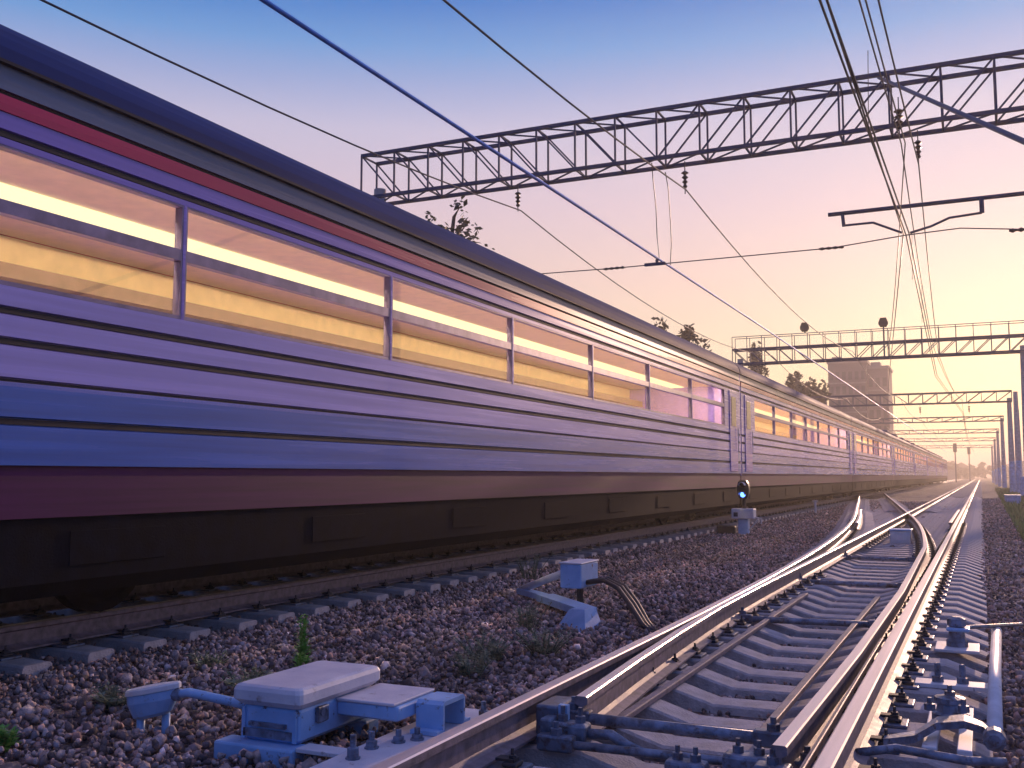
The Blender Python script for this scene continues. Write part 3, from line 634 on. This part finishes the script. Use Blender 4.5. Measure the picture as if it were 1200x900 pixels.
    # interior
    m = MB(); m.box(rel(-HW + .12), rel(HW - .12), .1, CL - .1, 3.46, 3.48); m.build('ceiling', 'cream_lining', t_)
    m = MB(); m.box(rel(-HW + .09), rel(-HW + .1), .1, CL - .1, 1.25, 2.34); m.box(rel(-HW + .09), rel(-HW + .1), .1, CL - .1, 3.14, 3.455)
    for k in range(NW): m.box(rel(-HW + .09), rel(-HW + .1), ND + k * wl - .12, ND + k * wl + .12, 2.341, 3.139)
    m.build('wall_lining', 'cream_lining', t_)
    m = MB(); m.box(rel(-.48), rel(.12), .3, CL - .3, 3.43, 3.455); m.build('ceiling_lamp', 'lamp_strip', t_)
    m = MB(); m.box(rel(HW - .26), rel(HW - .16), .3, CL - .3, 3.42, 3.45); m.build('added_fill_lamp', 'hidden_fill_light', t_)  # added strip out of view, lights ceiling and far wall
    m = MB(); m.box(rel(HW - .15), rel(HW - .13), .2, CL - .2, 3.25, 3.455); m.build('spill_blocker', 'cream_lining', t_)  # unseen strip added to stop lamp spill through the windows
    m = MB(); m.box(rel(-HW + .12), rel(-HW + .5), .3, CL - .3, 2.97, 3.0); m.box(rel(-HW + .501), rel(-HW + .53), .3, CL - .3, 2.95, 3.09); m.build('luggage_rack', 'rack_brown', t_)
    # gangway
    m = MB(); m.box(rel(-HW + .012), rel(HW - .012), CL + .003, CL + .117, 1.1, 3.78); m.build('gangway', 'violet_paint', t_)
    # running gear, hidden by long panels added for a solid dark underside
    m = MB()
    for side in (1, -1):
        prof = [(rel(side * (HW - .05)), .795), (rel(side * (HW - .05)), .36), (rel(side * (HW - .16)), .25), (rel(side * (HW - .19)), .26), (rel(side * (HW - .08)), .37), (rel(side * (HW - .08)), .795)]
        if side < 0: prof = prof[::-1]
        m.loft([[(px, yy, pz) for px, pz in prof] for yy in (.06, CL - .06)], True, True, 0)
    m.each('added_dark_panel', 'underframe', t_)
    m = MB()
    for k in range(9): m.box(rel(HW - .049), rel(HW - .040), 1.1 + k * 2.8, 1.1 + k * 2.8 + .9, .46, .70, 0, .004)
    m.each('access_hatch', 'underframe', t_)
    for yb in (3.6, CL - 3.6):
        m = MB()
        for side in (1, -1): m.box(*sorted((rel(side * 1.02), rel(side * 1.2))), yb - 2.0, yb + 2.0, .30, .78, 0, .05); m.box(*sorted((rel(side * 1.0), rel(side * 1.2))), yb - .4, yb + .4, .3, .75, 0, .05)
        m.box(rel(-1.0), rel(1.0), yb - .25, yb + .25, .35, .7, 0)
        b = m.build('bogie', 'underframe', t_)
        for yy in (yb - 1.2, yb + 1.2):
            for side in (1, -1):
                MB().lathe((rel(side * .8), yy, .475), [(.12, -.07 * side), (.40, -.07 * side), (.475, -.05 * side), (.47, .06 * side), (.40, .065 * side), (.36, .04 * side), (.1, .05 * side), (.09, .2 * side)], 24, 'x').build('wheel', 'underframe', b)
            for side in (1, -1): MB().box(*sorted((rel(side * 1.02), rel(side * 1.22))), yy - .17, yy + .17, .34, .62, 0, .04).build('axle_box', 'underframe', b)
    for (ya, yb2, za) in ((.3, 1.6, .5), (5.7, 9.3, .27), (9.5, 12.4, .33), (12.6, 16.3, .25), (16.5, 19.6, .32), (23.8, 25.0, .5)):
        MB().box(rel(-1.3), rel(1.3), ya, yb2, za, 1.09, 0, .04).build('equipment_box', 'underframe', t_)  # boxes lengthened to block light passing beneath the coach
    return t_
c0 = coach(); coaches = [c0]
for k in range(7): coaches.append(copy_tree(c0))
desc = ['nearest lilac and violet coach filling the left of the picture', 'second lilac coach of the train, after the nearest one', 'third lilac coach, below the dark trees', 'fourth coach, passing before the left end of the second gantry',
        'fifth coach, in front of the apartment tower', 'sixth coach, just beyond the apartment tower', 'seventh coach, second from the far end of the train', 'last coach at the hazy far end of the train']
for k, c in enumerate(coaches):
    c.location = (TC, 1.2 + k * (CL + .12), 0); c['label'] = desc[k]
for k, c in enumerate(coaches[3:]):
    for j in range(3):
        y = c.location.y + 4 + 8.5 * j
        m = MB(); m.box(TC - .7, TC + .9, y, y + 2.2, 4.3, 4.62, 0, .12); c['_org'] = tuple(c.location); m.build('roof_unit', 'roof_paint', c)

# ------------------------------------------------------------------ catenary gantries
def column(t_, x, y, h, painted=True):
    m = MB(); m.lathe((x, y, GZ), [(.24, 0), (.22, 2.6), (.17, h)] if not painted else [(.218, 2.6), (.16, h + .3)], 14); m.build('mast', 'mast_concrete', t_)
    if painted: MB().lathe((x, y, GZ), [(.24, 0), (.22, 2.59)], 14).build('mast_base', 'mast_blue', t_)
def gantry(y, x0, x1, z0, z1, dy, label, nb, railing=0.0, masts=True, w=.07, split=None):
    t_ = thing('overhead_gantry', label, 'gantry', (x1, y, GZ), 'gantries over the tracks')
    ya, yb = y - dy / 2, y + dy / 2
    for yy in (ya, yb):
        for zz in (z0, z1): MB().box(x0, x1, yy - w / 2, yy + w / 2, zz - w / 2, zz + w / 2).build('chord', 'truss_steel', t_)
    step = (x1 - x0) / nb; d = w * .48; mid = nb // 2 if split is None else split
    for i in range(nb + 1):
        x = x0 + i * step
        for yy in (ya, yb): MB().bar((x, yy, z0), (x, yy, z1), d).build('upright', 'truss_steel', t_)
        m = MB(); m.bar((x, ya, z0), (x, yb, z0), d); m.bar((x, ya, z1), (x, yb, z1), d); m.each('cross_strut', 'truss_steel', t_)
        if i < nb:
            m = MB()
            for yy in (ya, yb):
                e = .012 if yy == ya else -.012
                if i < mid: m.bar((x, yy + e, z1), (x + step, yy + e, z0), d * .9)
                else: m.bar((x, yy + e, z0), (x + step, yy + e, z1), d * .9)
            m.bar((x, ya, z1 + .01), (x + step, yb, z1 + .01), d * .8); m.bar((x, yb, z0 - .01), (x + step, ya, z0 - .01), d * .8)
            m.build('diagonal', 'truss_steel', t_)
    if railing:
        m = MB(); m.bar((x0, ya, z1 + railing), (x1, ya, z1 + railing), d * .8); m.bar((x0, yb, z1 + railing), (x1, yb, z1 + railing), d * .8)
        k = 0
        while x0 + k * step <= x1 + .01:
            for yy in (ya, yb): m.bar((x0 + k * step, yy, z1), (x0 + k * step, yy, z1 + railing), d * .8)
            k += 1
        m.build('railing', 'truss_steel', t_)
    if masts:
        for x in (x0 + .35, x1 - .2):
            column(t_, x, y, z0 - GZ)
    return t_
gantry(22.5, -14.7, 2.6, 8.44, 9.60, .75, 'nearest large lattice gantry crossing the sky over the train', 17, w=.085, split=8)
gantry(56, -12.3, 2.35, 7.28, 8.08, .8, 'second gantry with a railing on top, left of it trees', 18, railing=.7, w=.09, split=8)
gantry(90, -13, 2.45, 7.05, 7.9, .8, 'third gantry, right of the apartment tower', 14, w=.1)
gantry(122, -13, 2.45, 7.1, 7.6, .8, 'fourth gantry, thin in the haze just below the third', 10, w=.1)
gantry(155, -13, 2.45, 7.1, 7.6, .8, 'fifth gantry, faint in the haze', 8, w=.1)
gantry(190, -13, 2.45, 7.1, 7.6, .8, 'sixth and faintest gantry near the end of the train', 6, w=.1)
gantry(235, -13, 2.45, 7.1, 7.6, .8, 'gantry beyond the end of the train, barely visible', 6, w=.1)
# extra masts at the right
for (x, y, h, lb) in ((2.62, 86.5, 7.6, 'tall slim mast directly beside the third gantry mast'), (3.1, 100, 7.0, 'mast with a blue base right of the third gantry')):
    t_ = thing('line_mast', lb, 'mast', (x, y, GZ), 'masts along the right side'); column(t_, x, y, h)

# ------------------------------------------------------------------ insulators, wires
def insulator(x, y, ztop, L_, label, horiz=False, n_=4, r=.085):
    t_ = thing('insulator', label, 'insulator', (x, y, ztop - L_), 'insulators')
    if not horiz:
        MB().tube([(x, y, ztop), (x, y, ztop - L_)], .013, 6).build('hanger', 'wire', t_)
        h = L_ * .55; prof = []
        for i in range(n_): zz = ztop - L_ * .3 - h * i / n_; prof += [(.03, zz), (r * (1 - .12 * i), zz - h / n_ * .45), (.035, zz - h / n_ * .75)]
        MB().lathe((x, y, 0), prof, 10).build('discs', 'porcelain', t_)
    else:
        prof = []; h = L_
        for i in range(n_): xx = -L_ / 2 + h * i / n_; prof += [(.02, xx), (r, xx + h / n_ * .5), (.025, xx + h / n_ * .8)]
        MB().lathe((x, y, ztop), prof, 10, 'x').build('discs', 'porcelain', t_)
    return t_
insulator(-10.28, 22.5, 8.4, .72, 'dark insulator below the left part of the nearest gantry'); insulator(-6.0, 22.5, 8.4, .78, 'dark insulator below the middle of the nearest gantry', r=.09)
insulator(-1.28, 22.0, 9.0, .85, 'dark insulator in front of the nearest gantry where its brace meets', r=.11); insulator(-.95, 22.5, 8.4, .75, 'dark insulator just under the right part of the nearest gantry')
insulator(-7.75, 22.5, 6.02, .55, 'thin insulator lying in the cross-span wire over the train', True, 4, .035); insulator(-2.76, 22.5, 6.03, .55, 'thin insulator in the cross-span wire, left of the hanging arms', True, 4, .035); insulator(1.0, 22.5, 6.05, .6, 'thin insulator in the cross-span wire at the right picture edge', True, 4, .05)
for (x, y, zt, lb) in ((-4.4, 90, 7.05, 'small insulator hanging below the third gantry, left one'), (-.7, 90, 7.05, 'small insulator hanging below the third gantry, right one')): insulator(x, y, zt, .9, lb, r=.14)
# floodlights on the second gantry
for (x, lb) in ((-8.35, 'dark floodlight on the left part of the second gantry railing'), (-4.35, 'dark floodlight on a post in the middle of the second gantry')):
    t_ = thing('floodlight', lb, 'floodlight', (x, 55.6, 8.8), 'floodlights on the second gantry')
    MB().tube([(x, 55.6, 7.3 if x > -5 else 8.8), (x, 55.6, 9.0)], .04, 8).build('post', 'truss_steel', t_)
    m = MB(); m.loft([[(x + a * .24, 55.5 - b_ * .05, 9.0 + s_ * .2 + b_ * .1) for (a, s_) in ((-1, 0), (-.6, -.8), (.6, -.8), (1, 0), (.6, 1.2), (-.6, 1.2))] for b_ in (0, 1)] + [[(x + a * .12, 55.8, 9.05 + s_ * .1) for (a, s_) in ((-1, 0), (-.6, -.8), (.6, -.8), (1, 0), (.6, 1.2), (-.6, 1.2))]]); m.build('lamp_head', 'black_paint', t_)
def wire(pts, r, label, m_='wire', cat='wire', group='overhead wires', name='overhead_wire'):
    o = MB().tube(pts, r, 6).build(name, m_, loc=pts[0], smooth=True); return tag(o, label, cat, group)
def catenary(x, zs, zm, sup, x2=None):
    pts = []
    for i in range(len(sup) - 1):
        a, b = sup[i], sup[i + 1]
        for k in range(14):
            u = k / 14; y = a + (b - a) * u; pts.append((x, y, zs - (zs - zm) * 4 * u * (1 - u)))
    pts.append((x, sup[-1], zs)); return pts
SUP = [-12, 22.5, 56, 90, 122, 155, 190, 235]
wire(catenary(-10.2, 7.7, 6.85, SUP), .016, 'thin dark wire, leftmost in the sky over the train')
wire([(-6.7 - .08 * (abs((y % 68) - 34) / 34 - .5), y, 6.12 + .0035 * (y - 10)) for y in ys(-12, 56, 3)] + [(-6.7, y, 6.28) for y in ys(60, 235, 30)], .028, 'thick blue contact wire running diagonally above the train', 'blue_wire')
wire(catenary(-5.98, 7.72, 7.05, SUP), .017, 'dark wire passing the insulator under the middle of the nearest gantry')
def path_wire(ctrl, r, label):
    pts = []
    for (a, b) in zip(ctrl[:-1], ctrl[1:]):
        for k in range(8): u = k / 8; pts.append(tuple(a[i] + (b[i] - a[i]) * u for i in range(2)) + (a[2] + (b[2] - a[2]) * u - ctrl_sag * 4 * u * (1 - u) * ((b[1] - a[1]) / 34),))
    pts.append(ctrl[-1]); return wire(pts, r, label)
ctrl_sag = 0.02
path_wire([(-1.62, -12, 6.2), (-1.25, 22.5, 6.17), (-1.95, 56, 6.2), (-1.2, 90, 6.2), (-1.6, 155, 6.2), (-1.3, 235, 6.2)], .015, 'contact wire over the straight track, kinked at the hanging arms')
path_wire([(-1.56, -12, 6.24), (-1.19, 22.5, 6.2), (-1.87, 56, 6.24), (-1.12, 90, 6.24), (-1.5, 155, 6.24), (-1.2, 235, 6.24)], .015, 'contact wire beside the kinked one over the straight track')
path_wire([(-1.35, -12, 6.25), (-1.30, 22.5, 6.2), (-4.2, 56, 6.2), (-7.0, 90, 6.2)], .014, 'contact wire leaving over the branch track towards the train')
ctrl_sag = 0.55
path_wire([(-1.34, -12, 8.0), (-1.28, 22.5, 8.15), (-1.95, 56, 7.6), (-1.2, 90, 7.4), (-1.6, 155, 7.4)], .014, 'messenger wire hung from the insulator where the brace meets the gantry')
path_wire([(-1.06, -12, 7.8), (-.95, 22.5, 7.65), (-1.75, 56, 7.3), (-1.1, 90, 7.2)], .014, 'messenger wire hung from the right insulator of the nearest gantry')
path_wire([(-1.26, -12, 8.0), (-1.2, 22.5, 8.15), (-4.2, 56, 7.6)], .014, 'messenger wire spreading left beyond the nearest gantry')
ctrl_sag = .03
path_wire([(-14.3, 22.5, 6.12), (-7.75, 22.5, 6.02), (-2.76, 22.5, 6.03), (-1.25, 22.5, 6.16), (-.2, 22.5, 6.2), (1.0, 22.5, 6.05), (2.3, 22.5, 6.1)], .013, 'thin cross-span wire stretched level under the nearest gantry')
wire([(-6.7, 22.7, 6.17), (-6.72, 22.6, 6.7), (-6.5, 21.8, 7.2), (-6.2, 20.6, 7.5), (-5.98, 19.8, 7.58)], .010, 'loose jumper loop between the middle wires, left strand'); wire([(-6.7, 23.6, 6.17), (-6.6, 23.4, 6.7), (-6.4, 22.6, 7.25), (-6.15, 21.6, 7.55), (-5.98, 20.8, 7.66)], .010, 'loose jumper loop between the middle wires, right strand')
for (y, lb) in ((15.5, 'dropper of the right wires in front of the nearest gantry'), (28, 'first dropper of the right wires beyond the nearest gantry'), (36, 'second dropper of the right wires beyond the nearest gantry')): wire([(-1.3 - max(0, y - 22.5) * .02, y, 7.45), (-1.33 - max(0, y - 22.5) * .02, y, 6.2)], .006, lb)
t_ = thing('wire_clamp', 'dark clamp where the blue contact wire meets the cross-span wire', 'clamp', (-6.75, 22.5, 6.1))
m = MB(); m.bar((-7.0, 22.5, 6.03), (-6.5, 22.5, 6.03), .05, .07); m.build('clamp_bar', 'truss_steel', t_); m = MB(); m.lathe((-6.7, 22.5, 6.03), [(.03, 0), (.04, .08), (.02, .14)], 8); m.build('clamp_head', 'truss_steel', t_)
# registration arm assembly hung beside the straight track
t_ = thing('registration_arm', 'dark horizontal arm with two cranked steady arms holding the right contact wires', 'support arm', (2.4, 22.5, 6.77))
MB().tube([(-2.82, 22.5, 6.77), (2.25, 22.5, 6.80)], .045, 10).build('boom', 'truss_steel', t_, smooth=True)
m = MB(); m.bar((-2.52, 22.5, 6.76), (-2.50, 22.5, 6.48), .07); m.tube([(-2.50, 22.5, 6.5), (-1.9, 22.5, 6.5), (-1.33, 22.5, 6.22)], .026, 8); m.each('steady_arm', 'truss_steel', t_)
m = MB(); m.bar((.22, 22.5, 6.78), (.22, 22.5, 6.48), .09); m.tube([(.22, 22.5, 6.48), (-.4, 22.5, 6.44), (-.75, 22.5, 6.3), (-1.17, 22.5, 6.2)], .026, 8); m.each('steady_arm', 'truss_steel', t_)
t_ = thing('guy_stay', 'thick dark stay sloping from the nearest gantry to the lower right', 'stay', (3.57, 3.37, GZ))
MB().tube([(-1.68, 22.45, 9.66), (3.57, 3.37, -.17)], .038, 10).build('stay_rod', 'truss_steel', t_, smooth=True); MB().box(3.4, 3.75, 3.2, 3.55, GZ, -.1, 0, .03).build('anchor_block', 'concrete', t_)

# ------------------------------------------------------------------ vegetation
def leaf_cloud(m, c, rad, n_, size, mi=0, seed=0, squash=1.0, clumps=10):
    rg = random.Random(seed); cl = []
    for _ in range(clumps):
        while True:
            q = Vector((rg.uniform(-1, 1), rg.uniform(-1, 1), rg.uniform(-1, 1)))
            if .25 < q.length < 1: break
        cl.append((Vector((c[0] + q.x * rad[0], c[1] + q.y * rad[1], c[2] + q.z * rad[2])), rg.uniform(.22, .42)))
    for i in range(n_):
        cc, rr = cl[rg.randrange(len(cl))]
        q = Vector((rg.gauss(0, 1), rg.gauss(0, 1), rg.gauss(0, 1))); q.normalize(); q *= rr * (rg.random() ** .45)
        p_ = cc + Vector((q.x * rad[0], q.y * rad[1], q.z * rad[2]))
        a = Vector((rg.gauss(0, 1), rg.gauss(0, 1), rg.gauss(0, .6))).normalized(); b = a.cross(Vector((rg.gauss(0, 1), rg.gauss(0, 1), rg.gauss(0, 1)))).normalized(); s_ = size * rg.uniform(.6, 1.3)
        m.add([p_ - a * s_, p_ + b * s_ * .5, p_ + a * s_, p_ - b * s_ * .5], [(0, 1, 2, 3)], mi)
    return cl
def tree(x, y, h, rad, leaf, label, n_=2600, size=.16, clumps=14, bare=False, crown_h=None):
    t_ = thing('tree', label, 'tree', (x, y, GZ), 'trees behind the train'); sd = int(abs(x * 31 + y * 7))
    rg = random.Random(sd); ch = crown_h or h * .62; cz = h - ch / 2
    m = MB(); cr = MB(); cl = leaf_cloud(cr, (x, y, cz), (rad, rad, ch / 2), n_, size, 0, sd, clumps=clumps)
    m.tube([(x, y, GZ), (x + .1, y, h * .3), (x - .05, y + .05, h * .6), (x, y, h * .9)], [h * .03, h * .024, h * .015, h * .005], 8)
    for cc, rr in cl:
        zz = max(h * .25, cc.z - rad * .6); m.tube([(x, y, zz * .85), ((x + cc.x) / 2, (y + cc.y) / 2, (zz + cc.z) / 2), tuple(cc)], [h * .009, h * .006, h * .002], 5)
    m.build('trunk', 'bark', t_); cr.build('crown', leaf, t_)
tree(-16.9, 31, 10.9, 1.15, 'leaf_olive', 'sparse twiggy treetop showing over the train left of the gantry insulator', n_=480, size=.14, clumps=16, crown_h=3.5)
tree(-15.3, 30.4, 9.3, .9, 'leaf_olive', 'lower sparse treetop right beside the twiggy one', n_=200, size=.12, clumps=12, crown_h=3)
tree(-17.4, 60, 10.5, 1.7, 'leaf_dark', 'loose dark treetop, first of the trees over the train middle', n_=900, size=.2, crown_h=5, clumps=12)
tree(-16.1, 60.5, 9.9, 2.0, 'leaf_dark', 'dense dark treetop, tallest bulk behind the train middle', n_=1900, size=.2, crown_h=6)
tree(-14.2, 61, 8.9, 1.9, 'leaf_dark', 'dark treetop right of the dense one, over the train', n_=2200, size=.2, crown_h=6)
tree(-18.0, 92, 13.2, 1.0, 'leaf_dark', 'narrow dark treetop in front of the second gantry left end', n_=1800, size=.22, crown_h=9)
tree(-15.4, 98, 11.6, 1.5, 'leaf_olive', 'bushy treetop left of the apartment tower', n_=2400, size=.24, crown_h=8)
tree(-14.1, 101, 10.3, 1.4, 'leaf_olive', 'low treetop touching the left side of the apartment tower', n_=2000, size=.24, crown_h=7)
def weed(x, y, h, n_, spread, leaf, label, size=.03, upright=False, group=None):
    rg = random.Random(int(abs(x * 1000 + y * 77))); t_ = thing('weed', label, 'weed', (x, y, -.3), group); st = MB(); lf = MB()
    for i in range(n_):
        a = rg.uniform(0, 6.28); tip = Vector((x + math.cos(a) * spread * rg.random(), y + math.sin(a) * spread * rg.random(), -.3 + h * rg.uniform(.6, 1)))
        b0 = Vector((x + math.cos(a) * spread * .2, y + math.sin(a) * spread * .2, -.31)); mid = (b0 + tip) / 2 + Vector((0, 0, h * .08))
        st.tube([b0, mid, tip], [.005, .004, .002], 4)
        for k in range(18 if upright else 12):
            u = .12 + .88 * k / (18 if upright else 12); q = b0.lerp(tip, u) + Vector((0, 0, h * .08 * math.sin(u * 3.1)))
            for s_ in (0, 1):
                d = Vector((rg.gauss(0, 1), rg.gauss(0, 1), .5 if upright else .2)).normalized(); sd = d.cross(Vector((0, 0, 1))).normalized(); L_ = size * rg.uniform(.7, 1.4) * (1.15 - .6 * u)
                lf.add([q, q + d * L_ * .5 + sd * L_ * .2, q + d * L_, q + d * L_ * .5 - sd * L_ * .2], [(0, 1, 2, 3)])
    st.build('stem', leaf, t_); lf.build('leaves', leaf, t_); return t_
weed(-4.5, 6.1, .42, 6, .04, 'weed_green', 'tall bright green weed standing up behind the point machine', .06, True)
weed(-4.44, 6.0, .16, 6, .1, 'weed_green', 'small green sprig at the foot of the tall bright weed', .05)
weed(-4.55, 3.68, .13, 16, .09, 'weed_green', 'bright green tuft at the left picture edge', .05)
for (x, y, h, n_, sp, lb) in ((-3.1, 7.25, .22, 14, .25, 'grey-green straggly weed left of the stock rail, rightmost of the clump'), (-3.4, 6.85, .2, 16, .28, 'largest grey-green weed in the clump right of the point machine'), (-3.25, 6.35, .16, 10, .2, 'low grey-green weed nearest the point machine arm'),
        (-3.75, 8.4, .25, 10, .22, 'grey-green weed in front of the cable box'), (-5.5, 12.4, .35, 10, .3, 'grey-green weed behind the cable box by the train track'), (-4.3, 5.3, .14, 12, .22, 'grey-green weed just behind the machine lid'), (-4.75, 4.6, .12, 10, .18, 'grey-green weed between cable cup and picture edge'), (-5.1, 5.8, .12, 8, .2, 'grey-green weed by the sleepers left of the tall one')):
    weed(x, y, h * 1.1, int(n_ * 1.8), sp * 1.15, 'weed_grey', lb, .055, group='grey-green weeds on the ballast')
# grass strip at the far right
rg = random.Random(3); m = MB()
for i in range(9000):
    y = 24 + 95 * rg.random() ** 1.5; x0 = 0.75 + (y - 24) * .006; x = x0 + rg.random() ** 1.3 * 3.2
    if rg.random() > .3 + .5 * (x - x0): 
        if rg.random() < .5: continue
    h = rg.uniform(.08, .3); a = rg.uniform(0, 6.28); w = .02 + .0008 * y; lean = rg.uniform(-.1, .1)
    m.add([(x - w * math.cos(a), y - w * math.sin(a), GZ), (x + w * math.cos(a), y + w * math.sin(a), GZ), (x + lean, y + lean * .5, GZ + h)], [(0, 1, 2)])
m.build('grass', 'grass_green', kind='stuff')
t_ = thing('relay_cabinet', 'small blue cabinet in the grass below the right masts', 'cabinet', (1.3, 56, GZ))
MB().box(1.0, 1.7, 55, 55.7, GZ, .12, 0, .04).build('cabinet_body', 'mast_blue', t_); MB().box(.97, 1.73, 54.97, 55.73, .121, .17, 0, .02).build('lid', 'pale_blue_paint', t_)
t_ = thing('relay_cabinet', 'blue cabinet beside the mast base at the right edge', 'cabinet', (2.6, 75, GZ))
MB().box(2.3, 3.1, 75, 75.8, GZ, 1.0, 0, .04).build('cabinet_body', 'mast_blue', t_); MB().box(2.27, 3.13, 74.97, 75.83, 1.001, 1.06, 0, .02).build('lid', 'pale_blue_paint', t_)

# ------------------------------------------------------------------ tower block, far things
def tower(x0, x1, y, d, h, nx, nz, wall_m, label, parapet=True):
    t_ = thing('apartment_tower', label, 'building', ((x0 + x1) / 2, y, GZ)); MB().box(x0, x1, y, y + d, GZ, h).build('wall', wall_m, t_)
    sz = (h - 3) / nz; sx_ = (x1 - x0) / nx; w0 = None
    for j in range(nz):
        MB().box(x0 - .15, x1 + .15, y - .25, y - .002, 2 + j * sz - .15, 2 + j * sz + .12).build('floor_band', 'tower_slab', t_)
        for i in range(nx):
            cx_, cz_ = x0 + (i + .5) * sx_, 2 + (j + .5) * sz
            if w0 is None:
                w0 = MB().box(cx_ - sx_ * .3, cx_ + sx_ * .3, y - .05, y - .003, cz_ - sz * .28, cz_ + sz * .28).build('window', 'dark_glass', t_); w00 = (cx_, cz_)
            else:
                c = w0.copy(); COL.objects.link(c); c.parent = t_; c.location = (cx_ - w00[0], 0, cz_ - w00[1])
    m = MB(); m.box(x0 - .2, x1 + .2, y - .2, y + d + .2, h + .002, h + .5)
    if parapet: m.box(x0 + .6, x0 + 2.2, y + 1, y + 4, h + .5, h + 1.3)
    m.build('roof', 'tower_slab', t_)
tower(-24.65, -18.06, 190, 10, 21.5, 6, 7, 'tower_wall', 'tall brown apartment tower rising behind the train')
tower(-18.0, -14.45, 190.7, 9, 20.3, 3, 6, 'tower_wall_light', 'narrower and lower tower joined to the right of the tall one')
def house(x, y, w, h, label):
    t_ = thing('house', label, 'house', (x, y, GZ), 'far houses'); MB().box(x - w / 2, x + w / 2, y, y + 8, GZ, h).build('wall', 'house_wall', t_)
    MB().loft([[(x - w / 2 - .4, yy, h + .01), (x + w / 2 + .4, yy, h + .01), (x, yy, h + w * .3)] for yy in (y - .4, y + 8.4)]).build('roof', 'house_roof', t_)
house(-14, 420, 10, 3.6, 'low hazy house beyond the end of the train'); house(-9, 560, 12, 4.5, 'hazy gabled house straight up the track'); house(16, 520, 10, 4.5, 'far hazy house right of the track')
rg = random.Random(9); m = MB()
for i in range(60):
    x = rg.uniform(-160, 120); y = rg.uniform(430, 560); h = rg.uniform(5, 11)
    leaf_cloud(m, (x, y, h * .5), (h * .7, h * .6, h * .5), 160, 1.1, 0, i, clumps=6)
m.build('distant_woods', 'far_leaf', kind='stuff')
for (x, y, h, lb) in ((-5.2, 250, 8.5, 'slim far signal mast right of the train end'), (-2.8, 300, 9, 'faint signal mast over the vanishing tracks')):
    t_ = thing('signal_mast', lb, 'mast', (x, y, GZ), 'far signal masts'); MB().tube([(x, y, GZ), (x, y, h)], .14, 8).build('mast', 'truss_steel', t_); MB().box(x - .4, x + .4, y - .4, y - .16, h - 2, h, 0, .1).build('lamp_head', 'black_paint', t_)

# ------------------------------------------------------------------ haze
if HAZE > 0:
    hm = bpy.data.materials.new('haze'); hm.use_nodes = True; n = hm.node_tree.nodes; l = hm.node_tree.links; n.clear()
    o_ = n.new('ShaderNodeOutputMaterial'); v = n.new('ShaderNodeVolumePrincipled'); v.inputs['Color'].default_value = (1.0, 0.91, 0.80, 1); v.inputs['Density'].default_value = HAZE; v.inputs['Anisotropy'].default_value = 0.5
    l.new(v.outputs[0], o_.inputs['Volume']); MATS['haze'] = hm
    MB().box(-1550, 1550, -320, 2650, GZ - 1, 35).build('haze', 'haze', kind='stuff')
for o in S.objects:
    if '_org' in o: del o['_org']
